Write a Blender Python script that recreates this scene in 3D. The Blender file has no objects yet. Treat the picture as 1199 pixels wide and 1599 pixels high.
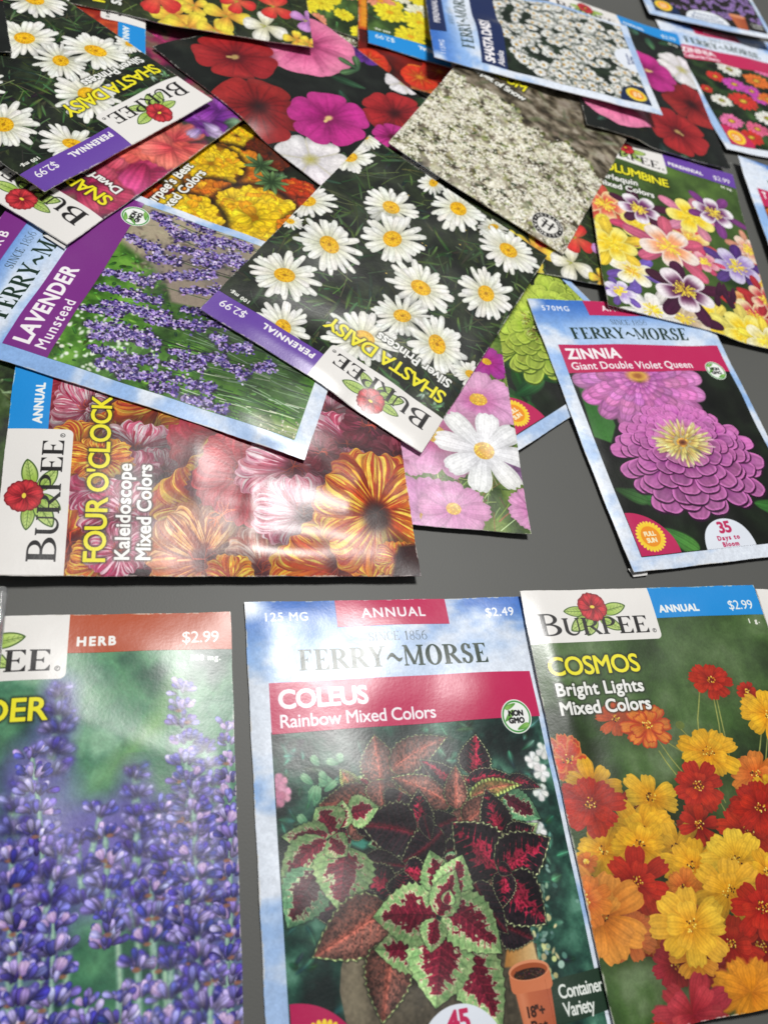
import bpy, bmesh, math
import numpy as np
from mathutils import Matrix, Vector
MM=.001
scene=bpy.context.scene
# ---------------------------------------------------------------- camera
CAM=(190.28,0.990679,0.518867,1213.53)   # height mm, pitch, roll, focal length in px of the 1599 px frame
def cam_axes():
    h,p,r,f=CAM; fw=np.array([0,math.cos(p),-math.sin(p)]); rt=np.array([1.,0,0]); up=np.cross(rt,fw)
    return fw,rt*math.cos(r)+up*math.sin(r),-rt*math.sin(r)+up*math.cos(r)
fw_,rt_,up_=cam_axes()
cd=bpy.data.cameras.new('camera'); cam=bpy.data.objects.new('camera',cd); scene.collection.objects.link(cam)
cam.matrix_world=Matrix(((rt_[0],up_[0],-fw_[0],0),(rt_[1],up_[1],-fw_[1],0),(rt_[2],up_[2],-fw_[2],CAM[0]*MM),(0,0,0,1)))
cd.sensor_fit='VERTICAL'; cd.sensor_height=36; cd.sensor_width=27; cd.lens=CAM[3]/1599*36; cd.clip_start=.005; cd.clip_end=20
cd.dof.use_dof=True; cd.dof.focus_distance=.218; cd.dof.aperture_fstop=16
scene.camera=cam
# ---------------------------------------------------------------- light
w=bpy.data.worlds.new('World'); scene.world=w; w.use_nodes=True
w.node_tree.nodes['Background'].inputs[0].default_value=(.93,.96,1,1); w.node_tree.nodes['Background'].inputs[1].default_value=.13
def lamp(name,loc,target,sx,sy,power,col):
    l=bpy.data.lights.new(name,'AREA'); l.shape='ELLIPSE'; l.size=sx; l.size_y=sy; l.energy=power; l.color=col
    o=bpy.data.objects.new(name,l); scene.collection.objects.link(o); o.location=loc
    o.rotation_euler=(Vector(target)-Vector(loc)).to_track_quat('-Z','Y').to_euler(); return o
lamp('ceiling_lamp',(-.07,.63,1.30),(.0,.16,0),.38,.28,20.,(1,.985,.96))
vs=scene.view_settings; vs.view_transform='Standard'; vs.look='None'; vs.exposure=0; vs.gamma=1
def uv(px,py,pk):
    # photograph pixel -> millimetres on the face of the packet with pose pk
    ox,oy,a,z,tu,tv=pk; fw,rt,up=cam_axes(); h,f=CAM[0],CAM[3]; px=np.atleast_1d(px).astype(float); py=np.atleast_1d(py).astype(float)
    d=fw[None]+(px-599.5)[:,None]/f*rt-(py-799.5)[:,None]/f*up; u=np.full(len(px),40.); v=np.full(len(px),55.)
    for _ in range(6):
        t=(z+.9+tu*(u-40)+tv*(v-55)-h)/d[:,2]; q=d[:,:2]*t[:,None]-[ox,oy]
        u=q@[math.cos(a),math.sin(a)]; v=q@[math.sin(a),-math.cos(a)]
    return u,v
# ---------------------------------------------------------------- print engine
def hx(c):
    if isinstance(c,str): return np.array([int(c[i:i+2],16)/255. for i in (0,2,4)],np.float32)
    return np.asarray(c,np.float32)
def jit(c,rng,a=.05):
    c=hx(c); return np.clip(c*(1+rng.uniform(-a,a)*1.6)+rng.uniform(-a,a,3)*.35,0,1).astype(np.float32)
def sm(a,b,x):
    t=np.clip((x-a)/(b-a),0,1); return t*t*(3-2*t)
class Art:
    def __init__(s,W,H,res,seed=1,pk=None):
        s.W,s.H,s.r=W,H,res; s.w,s.h=int(W*res),int(H*res); s.rng=np.random.default_rng(seed); s.pk=pk
        s.img=np.zeros((s.h,s.w,3),np.float32)+.5
        s.X=(np.arange(s.w,dtype=np.float32)+.5)/res; s.Y=(np.arange(s.h,dtype=np.float32)+.5)/res
    def p(s,*q):
        q=np.array(q,float).reshape(-1,2); u,v=uv(q[:,0],q[:,1],s.pk); return np.stack([u,v],1)
    def box(s,x0,x1,y0,y1):
        a=max(0,int(x0*s.r)-1);b=min(s.w,int(x1*s.r)+2);c=max(0,int(y0*s.r)-1);d=min(s.h,int(y1*s.r)+2)
        if a>=b or c>=d: return None
        return (slice(c,d),slice(a,b)),s.X[a:b][None,:],s.Y[c:d][:,None]
    def mix(s,sl,m,col):
        m=m[...,None]; s.img[sl]+= (col-s.img[sl])*m
    def noise(s,cell,seed=0,X=None,Y=None,ax=1.,ay=1.):
        X=s.X[None,:] if X is None else X; Y=s.Y[:,None] if Y is None else Y
        g=np.random.default_rng(seed).random((64,64)).astype(np.float32)
        x=X/(cell*ax)+7.3; y=Y/(cell*ay)+3.1
        x,y=np.broadcast_arrays(x,y)
        xi=np.floor(x).astype(int); yi=np.floor(y).astype(int); fx=(x-xi); fy=(y-yi); fx=fx*fx*(3-2*fx); fy=fy*fy*(3-2*fy)
        a=g[yi%64,xi%64];b=g[yi%64,(xi+1)%64];c=g[(yi+1)%64,xi%64];d=g[(yi+1)%64,(xi+1)%64]
        return (a*(1-fx)+b*fx)*(1-fy)+(c*(1-fx)+d*fx)*fy
    def fbm(s,cell,seed=0,o=4,**k):
        t=0;w=0;a=1.
        for i in range(o): t=t+a*s.noise(cell/2**i,seed+i*7,**k); w+=a; a*=.55
        return t/w
    def rect(s,x0,y0,x1,y1,col,r=0.,a=1.,soft=0):
        b=s.box(x0-.3-soft,x1+.3+soft,y0-.3-soft,y1+.3+soft)
        if b is None: return
        sl,X,Y=b; cx,cy=(x0+x1)/2,(y0+y1)/2
        dx=abs(X-cx)-(x1-x0)/2+r; dy=abs(Y-cy)-(y1-y0)/2+r
        d=np.hypot(np.maximum(dx,0),np.maximum(dy,0))+np.minimum(np.maximum(dx,dy),0)-r
        e=.5/s.r+soft; s.mix(sl,np.clip(.5-d/(2*e),0,1)*a,hx(col))
    def ell(s,x,y,rx,ry,col,rot=0,a=1.,soft=0,c2=None,arc=None):
        R=max(rx,ry)+.3+soft; b=s.box(x-R,x+R,y-R,y+R)
        if b is None: return
        sl,X,Y=b; c,n=math.cos(rot),math.sin(rot); dx=X-x;dy=Y-y
        q=np.hypot((dx*c+dy*n)/rx,(-dx*n+dy*c)/ry); d=(q-1)*min(rx,ry); e=.5/s.r+soft
        m=np.clip(.5-d/(2*e),0,1)*a
        if arc is not None: m=m*arc(X,Y)
        col=hx(col)
        if c2 is not None: col=col+(hx(c2)-col)*np.clip(q,0,1)[...,None]
        s.mix(sl,m,col)
    def sdf(s,seg,X,Y):
        # signed distance to a closed set of segments (even-odd)
        X=X+0*Y; Y=Y+0*X; best=np.full(X.shape,1e9,np.float32); ins=np.zeros(X.shape,bool)
        for x0,y0,x1,y1 in seg:
            ex,ey=x1-x0,y1-y0; L=ex*ex+ey*ey
            if L<1e-12: continue
            t=np.clip(((X-x0)*ex+(Y-y0)*ey)/L,0,1); d=(X-x0-t*ex)**2+(Y-y0-t*ey)**2
            np.minimum(best,d,out=best)
            if y0!=y1:
                c=((Y>=y0)!=(Y>=y1)); ins^= c&(X< x0+(Y-y0)*ex/(ey))
        d=np.sqrt(best); return np.where(ins,-d,d)
    def poly(s,pts,col,a=1.,soft=0,c2=None,g=None,tex=0.):
        pts=np.asarray(pts,float); x0,y0=pts.min(0)-.3-soft; x1,y1=pts.max(0)+.3+soft
        b=s.box(x0,x1,y0,y1)
        if b is None: return
        sl,X,Y=b; seg=[tuple(pts[i-1])+tuple(pts[i]) for i in range(len(pts))]
        d=s.sdf(seg,X,Y); e=.5/s.r+soft; m=np.clip(.5-d/(2*e),0,1)*a; col=hx(col)
        if c2 is not None:
            (gx0,gy0),(gx1,gy1)=g; t=((X-gx0)*(gx1-gx0)+(Y-gy0)*(gy1-gy0))/((gx1-gx0)**2+(gy1-gy0)**2)
            col=col+(hx(c2)-col)*np.clip(t,0,1)[...,None]
        if tex: col=col*(1+tex*(s.noise(.7,3,X,Y)-.5))[...,None]
        s.mix(sl,m,col)
    def line(s,pts,w,col,a=1.,soft=0,w2=None):
        pts=np.asarray(pts,float)
        for i in range(len(pts)-1):
            x0,y0=pts[i];x1,y1=pts[i+1]; R=w+.2+soft; b=s.box(min(x0,x1)-R,max(x0,x1)+R,min(y0,y1)-R,max(y0,y1)+R)
            if b is None: continue
            sl,X,Y=b; ex,ey=x1-x0,y1-y0; L=ex*ex+ey*ey+1e-9; t=np.clip(((X-x0)*ex+(Y-y0)*ey)/L,0,1)
            d=np.hypot(X-x0-t*ex,Y-y0-t*ey)-w/2; e=.5/s.r+soft; s.mix(sl,np.clip(.5-d/(2*e),0,1)*a,hx(col))
    def petal(s,x,y,ang,L,wd,c0,c1,M=None,sh=.55,notch=0.,streak=.12,edge=-.12,soft=0,rib=0.,c2=None,a=1.,bend=0.,frill=0.,k=9.,s0=0.,pt=False,mos=None):
        # petal from (x,y) along ang; c0 at the base, c1 at the tip
        rng=s.rng; ca,sa=math.cos(ang),math.sin(ang)
        if M is None: M=np.eye(2)
        Mi=np.linalg.inv(M); ext=np.abs(M)@np.array([1,1]); R=(max(L,wd*.5)+abs(bend)*L)
        tip=M@np.array([ca*L,sa*L]); sd=M@np.array([-sa,ca])*wd*.62
        xs=[0,tip[0]];ys=[0,tip[1]]; px=abs(sd[0])+abs(bend)*L+.2+soft; py=abs(sd[1])+abs(bend)*L+.2+soft
        b=s.box(x+min(xs)-px,x+max(xs)+px,y+min(ys)-py,y+max(ys)+py)
        if b is None: return
        sl,X,Y=b; dx=X-x;dy=Y-y; lx=Mi[0,0]*dx+Mi[0,1]*dy; ly=Mi[1,0]*dx+Mi[1,1]*dy
        u=(lx*ca+ly*sa)/L; t=(-lx*sa+ly*ca); t=t-bend*L*u*u
        uu=np.clip(u,0,1); f=uu**sh*np.sqrt(np.clip(1-uu**4,0,1))*1.12
        tn=t/(wd/2)
        ln=1.
        if notch: ln=1-notch*np.exp(-(tn*2.4)**2)
        if frill: ln=ln-frill*(.5+.5*np.sin(tn*k*1.3+rng.uniform(0,6)))*(.4+.6*rng.random())
        uu2=np.clip(u/ln,0,1); f=uu2**sh*np.sqrt(np.clip(1-uu2**4,0,1))*1.12 if not pt else 1.9*uu2**.55*(1-uu2)**.75*1.05
        d=np.maximum((abs(tn)-f)*wd/2*.8,(u-ln)*L); d=np.maximum(d,-u*L)
        e=.5/s.r+soft; m=np.clip(.5-d/(2*e),0,1)*a
        c0,c1=hx(c0),hx(c1); q=sm(s0,.85,u)
        col=c0+(c1-c0)*q[...,None]
        if mos is not None:
            for mc,th,fr in mos:
                nn=s.noise(1.,int(rng.integers(1,999)),z0:=np.clip(tn/(f+.15),-2,2)*fr,u*2.6+0*tn)*.7+s.noise(1.,int(rng.integers(1,999)),z0*2.3,u*6+0*tn)*.3
                col=col+(jit(mc,rng,.04)-col)*(sm(th-.05,th+.05,nn)*sm(.12,.3,u))[...,None]
        if c2 is not None: col=col+(hx(c2)-col)*(sm(-.12*wd-.1,0,d)*sm(.1,.4,u))[...,None]
        ph=rng.uniform(0,9); z=tn/(f+.15)
        st=np.sin(z*k+ph)*.5+np.sin(z*k*2.3+ph*2+u*2)*.5
        br=1+streak*st+edge*sm(-.22*wd,0,d)+rib*np.exp(-(tn*5)**2)
        s.mix(sl,m,np.clip(col*br[...,None],0,1))
    def flower(s,x,y,r,n,c0,c1,wd=None,rings=1,squash=1.,rot=None,tilt=0.,cen=None,cr=.2,dots=30,dcol='e0a020',var=.1,**k):
        rng=s.rng; rot=rng.uniform(0,6.28) if rot is None else rot
        ct,st=math.cos(tilt),math.sin(tilt); Rm=np.array([[ct,-st],[st,ct]]); M=Rm@np.diag([1,squash])@Rm.T
        wd=wd or 2*math.pi*r/n*.75
        for g in range(rings):
            rr=r*(1-.22*g)
            for i in rng.permutation(n):
                a=rot+g*math.pi/n+2*math.pi*i/n+rng.uniform(-1,1)*var
                s.petal(x,y,a,rr*(1+rng.uniform(-var,var)),wd*(1+rng.uniform(-var,var)),jit(c0,rng),jit(c1,rng,.04),M=M,**k)
        if cen: s.disc(x,y,r*cr,cen,dcol,dots,M)
    def grain(s,am=.10):
        n=(s.noise(.38,31)-.5)*am+(s.noise(.9,32)-.5)*am*.9+(s.noise(3.,33)-.5)*am*.6
        s.img*=(1+n)[...,None]; s.img[:]=np.clip(s.img,0,1)
    def wear(s):
        X=s.X[None,:];Y=s.Y[:,None]; e=np.minimum(np.minimum(X,s.W-X),np.minimum(Y,s.H-Y)); cd=np.minimum(np.hypot(np.minimum(X,s.W-X),np.minimum(Y,s.H-Y)),9)
        n=s.noise(2.2,41)*.6+s.noise(.5,42)*.4; m=sm(.30,.05,e-.30*(n-.55)*2)*sm(.42,.7,n+.25*np.exp(-cd/3)); s.img+= (hx('dcd8d0')-s.img)*(m*.75)[...,None]
    def disc(s,x,y,r,cen,dcol,dots,M):
        rng=s.rng; s.petalless=0
        sq=np.linalg.svd(M)[1]; 
        th=0.5*math.atan2(2*(M@M.T)[0,1],(M@M.T)[0,0]-(M@M.T)[1,1])
        s.ell(x,y,r*sq[0],r*sq[1],cen,rot=th)
        for i in range(dots):
            a=rng.uniform(0,6.28); q=r*math.sqrt(rng.random()); d=M@np.array([math.cos(a),math.sin(a)])*q
            s.ell(x+d[0],y+d[1],r*.09,r*.07,jit(dcol,rng,.15),a=.8)
    def glyphseg(s,t,cap,track=0.):
        out=[];x=0.; k=cap/.682
        for ch in t:
            if ch==' ': x+=.26*k+track; continue
            sg,adv=GL[ch]; out.append((x,[(a*k+x,-b*k,c*k+x,-d*k) for a,b,c,d in sg])); x+=adv*k+track
        return out,x-track
    def text(s,x,y,t,cap,col,w=None,bold=0.,halo=None,hw=1.,x2=None,a=1.,outline=None):
        # left x, baseline y; w/x2 = wanted width / right end
        if x2 is not None: w=x2-x
        if not t: return
        g,tw=s.glyphseg(t,cap); kx=1.
        if w is not None:
            n=max(1,len(t)-1); tr=(w-tw)/n
            tr=max(min(tr,cap*.35),-cap*.06); g,tw=s.glyphseg(t,cap,tr); kx=w/tw
        for halop in ((1,0) if halo else (0,)):
            for gx,sg in g:
                sg=[(x+a_*kx,y+b_,x+c_*kx,y+d_) for a_,b_,c_,d_ in sg]; A=np.array(sg)
                pad=bold+.2+(hw*1.6 if halop else 0)
                b=s.box(A[:,[0,2]].min()-pad,A[:,[0,2]].max()+pad,A[:,[1,3]].min()-pad,A[:,[1,3]].max()+pad)
                if b is None: continue
                sl,X,Y=b; d=s.sdf(sg,X,Y)-bold
                if halop: s.mix(sl,.8*np.clip(1-d/(hw*1.3),0,1)**2,hx(halo))
                else:
                    if outline: s.mix(sl,np.clip(.5-(d-.12)*s.r,0,1)*.7,hx(outline))
                    s.mix(sl,np.clip(.5-d*s.r,0,1)*a,hx(col))
    def serif(s,x,y,t,cap,col,x2,big=0,wt=1.,a=1.):
        # slab/bracket serif capitals drawn from primitives; the first letter is larger by the factor big
        ws=[SERIF_W[c]*(big if (big and i==0) else 1)+.07 for i,c in enumerate(t)]; k=(x2-x)/sum(ws); cx=x
        for i,c in enumerate(t):
            b_=big if (big and i==0) else 1
            h=cap*b_; wd=SERIF_W[c]*b_*k; bx=s.box(cx-.5,cx+wd+.5,y-h*1.05-.3,y+h*.12+.3)
            if bx:
                sl,X,Y=bx; acc=0
                for ox in (-.33,0,.33):
                    for oy in (-.33,0,.33):
                        acc=acc+serif_in(c,(X+ox/s.r-cx)/wd,(y-(Y+oy/s.r))/h,wd/h,wt)
                s.mix(sl,(acc/9.).astype(np.float32)*a,hx(col))
            cx+=ws[i]*k
SERIF_W={'B':.72,'U':.76,'R':.78,'P':.66,'E':.64,'F':.62,'Y':.74,'M':.98,'O':.8,'S':.58,'~':.7,'I':.36,'N':.8,'C':.72,'H':.8,'1':.42,'8':.5,'5':.5,'6':.52,' ':.3}
def serif_in(c,x,y,asp,wt=1.):
    # x,y in 0..1 of the glyph box; asp = width/height; wt = stem weight
    T=.17*wt/asp*.95; t=.045*wt; X,Y=np.broadcast_arrays(x,y)
    def R(x0,x1,y0,y1): return (X>=x0)&(X<=x1)&(Y>=y0)&(Y<=y1)
    def E(cx,cy,rx,ry): return ((X-cx)/rx)**2+((Y-cy)/ry)**2<=1
    def stem(x0,y0=0.,y1=1.,w=None,top=1,bot=1,ss=.09):
        w=T if w is None else w; m=R(x0,x0+w,y0,y1); e=ss/asp*.9
        for on,yy,sg in ((bot,y0,1),(top,y1,-1)):
            if on: m|=R(x0-e,x0+w+e,min(yy,yy+sg*t),max(yy,yy+sg*t))|((abs(X-x0-w/2)-w/2<=e*np.clip(1-sg*(Y-yy)/.11,0,1)**2*.8)&(sg*(Y-yy)>=0)&(sg*(Y-yy)<.11))
        return m
    def seg(x0,y0,x1,y1,w):
        q=(Y-y0)/(y1-y0); return (q>=0)&(q<=1)&(abs(X-(x0+(x1-x0)*q))<=w/2)
    e=.085/asp
    if c=='I': return stem(.5-T/2)
    if c in 'EF':
        m=stem(e,ss=.09)
        m|=R(e,.92,1-t,1)|R(e+T,.66,.5-t/2,.5+t/2)
        m|=(X>.72-.1*0)&(X<.93)&(Y>1-t-.2*np.clip((X-.7)/.23,0,1)**1.5)&(Y<=1)
        m|=(X>.5)&(X<.68)&(abs(Y-.5)<t/2+.12*np.clip((X-.52)/.16,0,1)**2)
        if c=='E': m|=R(e,.95,0,t)|((X>.7)&(X<.97)&(Y<t+.24*np.clip((X-.72)/.25,0,1)**1.5)&(Y>=0))
        return m
    if c in 'BPR':
        m=stem(e,bot=1)
        def bowl(y0,y1,xr,th=1.):
            cy=(y0+y1)/2; ry=(y1-y0)/2; cx=.42; 
            o=(E(cx,cy,xr-cx,ry)&(X>=cx))|R(e,cx,y0,y1)
            i=(E(cx,cy,xr-cx-T*th,ry-t)&(X>=cx))|R(e+T*.5,cx,y0+t,y1-t)
            return o&~i
        if c=='B': return m|bowl(.5,1,.86,.9)|bowl(0,.53,.98)
        m|=bowl(.46,1,.95 if c=='P' else .88)
        if c=='R': m|=seg(.95,.0,.5,.48,T*1.05)|R(.8,1.04,0,t)
        return m
    if c=='U':
        m=stem(e,.3,1,bot=0)|stem(.84,.3,1,w=T*.4,bot=0,ss=.1)
        o=E((.84+e+T*.4)/2,.34,(.84+T*.4-e)/2,.36)&(Y<=.34); i=E((.84+e+T)/2,.34,(.84-e-T)/2,.36-t*1.7)
        return m|(o&~i)
    if c in 'O':
        return E(.5,.5,.49,.52)&~E(.5,.5,.49-T,.52-t)
    if c=='C':
        return (E(.55,.5,.53,.52)&~E(.6,.5,.53-T*.9,.52-t)&~((X>.72)&(abs(Y-.5)<.24)))|R(.86,.92,.66,.98)
    if c=='M':
        w=T*.8
        return stem(.08,w=w*.4)|stem(.92-w,w=w)|seg(.5,.05,.13,1,w)|seg(.5,.05,.87,1,w*.5)|R(.0,.14,1-t,1)|R(.86,1,1-t,1)
    if c=='N': return stem(.12,w=T*.4)|stem(.86,w=T*.4,bot=0)|seg(.86,0,.14,1,T)
    if c=='H': return stem(.1)|stem(.9-T)|R(.1,.9,.5-t/2,.5+t/2)
    if c=='Y': return stem(.5-T/2,0,.45,top=0)|seg(.5,.42,.14,1,T)|seg(.5,.42,.88,1,T*.5)|R(0,.34,1-t,1)|R(.72,1.02,1-t,1)
    if c=='S':
        u=E(.5,.745,.42,.275)&~E(.52,.745,.42-T*.8,.275-t*1.2)&~((X>.52)&(Y<.74))
        l=E(.5,.27,.46,.29)&~E(.48,.27,.46-T*.8,.29-t*1.2)&~((X<.48)&(Y>.27))
        d=(abs((Y-.51)+(X-.5)*.42)<.085*wt)&(abs(X-.5)<.36)
        return u|l|d|R(.82,.88,.72,.98)|R(.06,.12,.0,.28)
    if c=='~':
        return (abs(Y-.42-.13*np.sin((X-.1)*6.6))<.055+.05*np.sin(X*3.14))&(X>0)&(X<1)
    if c=='1': return stem(.5-T/2,top=0)|seg(.25,.82,.5,1,T*.6)
    if c=='8': return (E(.5,.74,.36,.26)&~E(.5,.74,.36-T*.5,.26-t))|(E(.5,.25,.44,.27)&~E(.5,.25,.44-T*.5,.27-t))
    if c=='6': return (E(.5,.3,.44,.31)&~E(.5,.3,.44-T*.6,.31-t))|(E(.75,.35,.7,.68)&~E(.8,.35,.7-T*.3,.68-t)&(X<.72)&(Y>.4))
    if c=='5': return (E(.42,.3,.46,.31)&~E(.42,.3,.46-T*.6,.31-t)&~((X<.35)&(Y>.25)))|R(.2,.8,1-t*1.6,1)|R(.2,.27,.5,1)
    return np.zeros(X.shape,bool)
# ---------------------------------------------------------------- the two makers' layouts
def burpee_head(A,band,kind,price='$2.99',wt='100 mg.'):
    A.grain()
    A.rect(38,-2,84,9.9,band); A.rect(-6,-6,41.8,16.2,'ebe8e4',r=1.6)
    cx,cy=21.8,5.6
    def leaf(x0,y0,x1,y1,w):
        a=math.atan2(y1-y0,x1-x0);L=math.hypot(x1-x0,y1-y0)
        A.petal(x0,y0,a,L*1.04,w*1.35,'3c5a22','3c5a22',pt=True,streak=0,edge=0)
        A.petal(x0,y0,a,L*.98,w*1.16,'93b545','b9cf78',pt=True,streak=.1,edge=0,k=5)
        A.line([(x0,y0),(x1,y1)],.14,'4c6a2a')
        for t in (.35,.5,.65,.8):
            mx,my=x0+(x1-x0)*t,y0+(y1-y0)*t
            for sg in (-1,1): A.line([(mx,my),(mx+math.cos(a+sg*.8)*w*.3,my+math.sin(a+sg*.8)*w*.3)],.09,'5c7a32')
    leaf(24.6,7.2,32.2,5.6,3.6); leaf(19.5,7,12.4,6.8,3.0); leaf(20.4,8.6,13.4,12.6,3.8); leaf(23.2,9.,29.4,12.8,3.4); leaf(21.8,8.8,18,14.2,3.4)
    A.serif(3.6,14.1,'BURPEE',5.2,'1c1a1b',38.9,big=1.28,wt=1.32)
    for i in range(6):
        a=i*1.047+.3
        A.petal(cx,cy,a,4.7,5.4,'7d1420','7d1420',sh=.45,streak=0,frill=.06)
    for i in range(6):
        a=i*1.047+.3
        A.petal(cx,cy,a,4.5,5.0,'a3202c','d63a42',sh=.45,streak=.12,frill=.06,edge=-.25)
    for i in range(14):
        a=i*.449; A.line([(cx+math.cos(a)*.7,cy+math.sin(a)*.7),(cx+math.cos(a)*2.3,cy+math.sin(a)*2.3)],.1,'5a0d18',a=.8)
    A.ell(cx,cy,.75,.5,'f0d84a')
    A.ell(39.9,13.6,.62,.62,'333333'); A.ell(39.9,13.6,.46,.46,'ebe8e4'); A.rect(39.7,13.3,39.85,13.9,'333333'); A.rect(39.7,13.3,40.1,13.5,'333333')
    A.text(43.6,8.1,kind,2.15,'f4f4f2',x2={'ANNUAL':57.,'PERENNIAL':62.,'HERB':52.5}[kind],bold=.16)
    A.text(67.8,8.,price,2.9,'f4f4f2',x2=77.,bold=.02)
    A.text(77.2-len(wt)*1.05,12.6,wt,1.35,'f0f0e8',x2=77.2,bold=.1)
def burpee_title(A,t,x2,subs,col='f3e92a'):
    A.text(3.2,25.4,t,5.,col,x2=x2,bold=.17,halo='10140a',hw=.8)
    for i,(u,w) in enumerate(subs): A.text(4.,31.1+5.1*i,u,3.4,'f2f2ee',x2=w,bold=.17,halo='10140a',hw=.65)
def fm_base(A,seed):
    Y=A.Y[:,None]; t=sm(0,28,Y); n=A.fbm(16,seed,5,ax=1.7); top=hx('3f74c8'); mid=hx('8fb6ea'); low=hx('a9c4ea')
    col=top+(mid-top)*sm(0,16,Y+0*A.X[None,:])[...,None]; col=col+(low-col)*sm(25,110,Y+0*A.X[None,:])[...,None]
    cl=sm(.47,.68,n+.10*sm(8,22,Y)-.03*sm(0,6,8-Y)); A.img[:]=col+(hx('e9eef6')-col)*(cl*.9)[...,None]
    A.ell(50,19,34,8,'dfe8f6',a=.65,soft=5); A.ell(0,2,5,3,'f2f5fa',a=.8,soft=1.5)
def fm_print(A,col,kind,wt,price,title,tx2,sub,sx2,gmo=True,bott=True,banner_h=34.4,x2=77.):
    A.grain(.07)
    A.rect(24,-2,55.7,7.6,col)
    A.text(31,5.2,kind,2.7,'f4f0f2',x2={'ANNUAL':49.,'PERENNIAL':51.5,'HERB':45.}[kind],bold=.1)
    A.text(4.4,5.6,wt,2.3,'eef2fa',x2=16.4,bold=.06); A.text(67,5.8,price,2.5,'f4f6fa',x2=75.8,bold=.06)
    A.serif(32,12,'SINCE',2.5,'2d3a35',40.6,wt=.6); A.serif(41.8,12,'1856',2.5,'2d3a35',48.6,wt=.6)
    A.serif(12.8,19.1,'FERRY~MORSE',5.6,'1c3427',65.4,wt=1.35)
    A.rect(4.9,21.9,x2,banner_h,col)
    A.text(6.8,28.3,title,4.4,'f6f2f4',x2=tx2,bold=.24); A.text(6.8,33,sub,3.1,'f6f2f4',x2=sx2,bold=.08)
    if gmo:
        x,y=69.8,34.2
        A.ell(x,y,4.5,4.5,'f2f4ee'); A.ell(x,y,4.2,4.2,'4d9a4c'); A.ell(x,y,3.75,3.75,'f4f6f2')
        A.petal(x-3.5,y+1.2,-.75,4.2,1.7,'5aa03e','8cc060'); A.petal(x-.3,y+3.4,-.35,3.9,1.7,'5aa03e','8cc060')
        A.petal(x+.3,y-3.4,2.75,3.6,1.5,'5aa03e','8cc060')
        A.text(x-2.3,y-.2,'NON',1.35,'222222',x2=x+2.2,bold=.12); A.text(x-2.5,y+1.7,'GMO',1.35,'222222',x2=x+2.2,bold=.12)
def fm_sun(A,col,col2='f6b92c'):
    A.ell(5,105.4,15.5,15.5,col,arc=lambda X,Y:((X>=5)&(Y<=105.4)).astype(np.float32))
    x,y=11.3,98.9
    for i in range(26):
        a=i*6.2832/26; A.petal(x+math.cos(a)*3.3,y+math.sin(a)*3.3,a,2.2,1.1,'f7c22e','f9dd40',sh=.1,streak=0,edge=0)
    A.ell(x,y,4.1,4.1,'f7cf36'); A.ell(x,y,3.6,3.6,'ef9426')
    A.text(x-2.3,y-.2,'FULL',1.5,'f8eec8',x2=x+2.2,bold=.12); A.text(x-2,y+2.1,'SUN',1.5,'f8eec8',x2=x+1.9,bold=.12)
def fm_dome(A,t,l2,l3,col,x=41.2):
    A.ell(x,106,10.4,10.8,'e4eaf4',arc=lambda X,Y:(Y<=105.6).astype(np.float32))
    if t: A.text(x-2.7,100.2,t,3.8,col,x2=x+2.7,bold=.22)
    A.text(x-4.6,102.8,l2,1.5,col,x2=x+4.6,bold=.1); A.text(x-3.4,105.1,l3,1.5,col,x2=x+3.4,bold=.1)
def bgmix(A,cols,cell=6,seed=0,o=4,con=1.6,x0=-1,y0=-1,x1=999,y1=999,ax=1,ay=1):
    b=A.box(x0,x1,y0,y1); sl,X,Y=b; n=np.clip((A.fbm(cell,seed,o,X=X,Y=Y,ax=ax,ay=ay)-.5)*con+.5,0,.999)*(len(cols)-1)
    C=np.array([hx(c) for c in cols]); i=n.astype(int); f=(n-i)[...,None]; A.img[sl]=C[i]*(1-f)+C[np.minimum(i+1,len(cols)-1)]*f
def leaves(A,n,cols,L=(4,9),w=(1,2.2),box=(0,0,80,110),soft=0,**k):
    r=A.rng
    for i in range(n):
        A.petal(r.uniform(box[0],box[2]),r.uniform(box[1],box[3]),r.uniform(0,6.28),r.uniform(*L),r.uniform(*w),jit(cols[r.integers(len(cols))],r,.15),jit(cols[r.integers(len(cols))],r,.15),pt=True,soft=soft,rib=.25,bend=r.uniform(-.2,.2),**k)
def stems(A,n,cols,L=(6,16),w=.25,box=(0,0,80,110),ang=None,soft=0,da=.5):
    r=A.rng
    for i in range(n):
        x,y=r.uniform(box[0],box[2]),r.uniform(box[1],box[3]); a=r.uniform(0,6.28) if ang is None else ang+r.normal()*da; l=r.uniform(*L); b=r.uniform(-.3,.3)
        A.line([(x+math.cos(a+b*q)*l*q,y+math.sin(a+b*q)*l*q) for q in (0,.33,.66,1)],w*r.uniform(.6,1.3),jit(cols[r.integers(len(cols))],r,.15),soft=soft)
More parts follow.
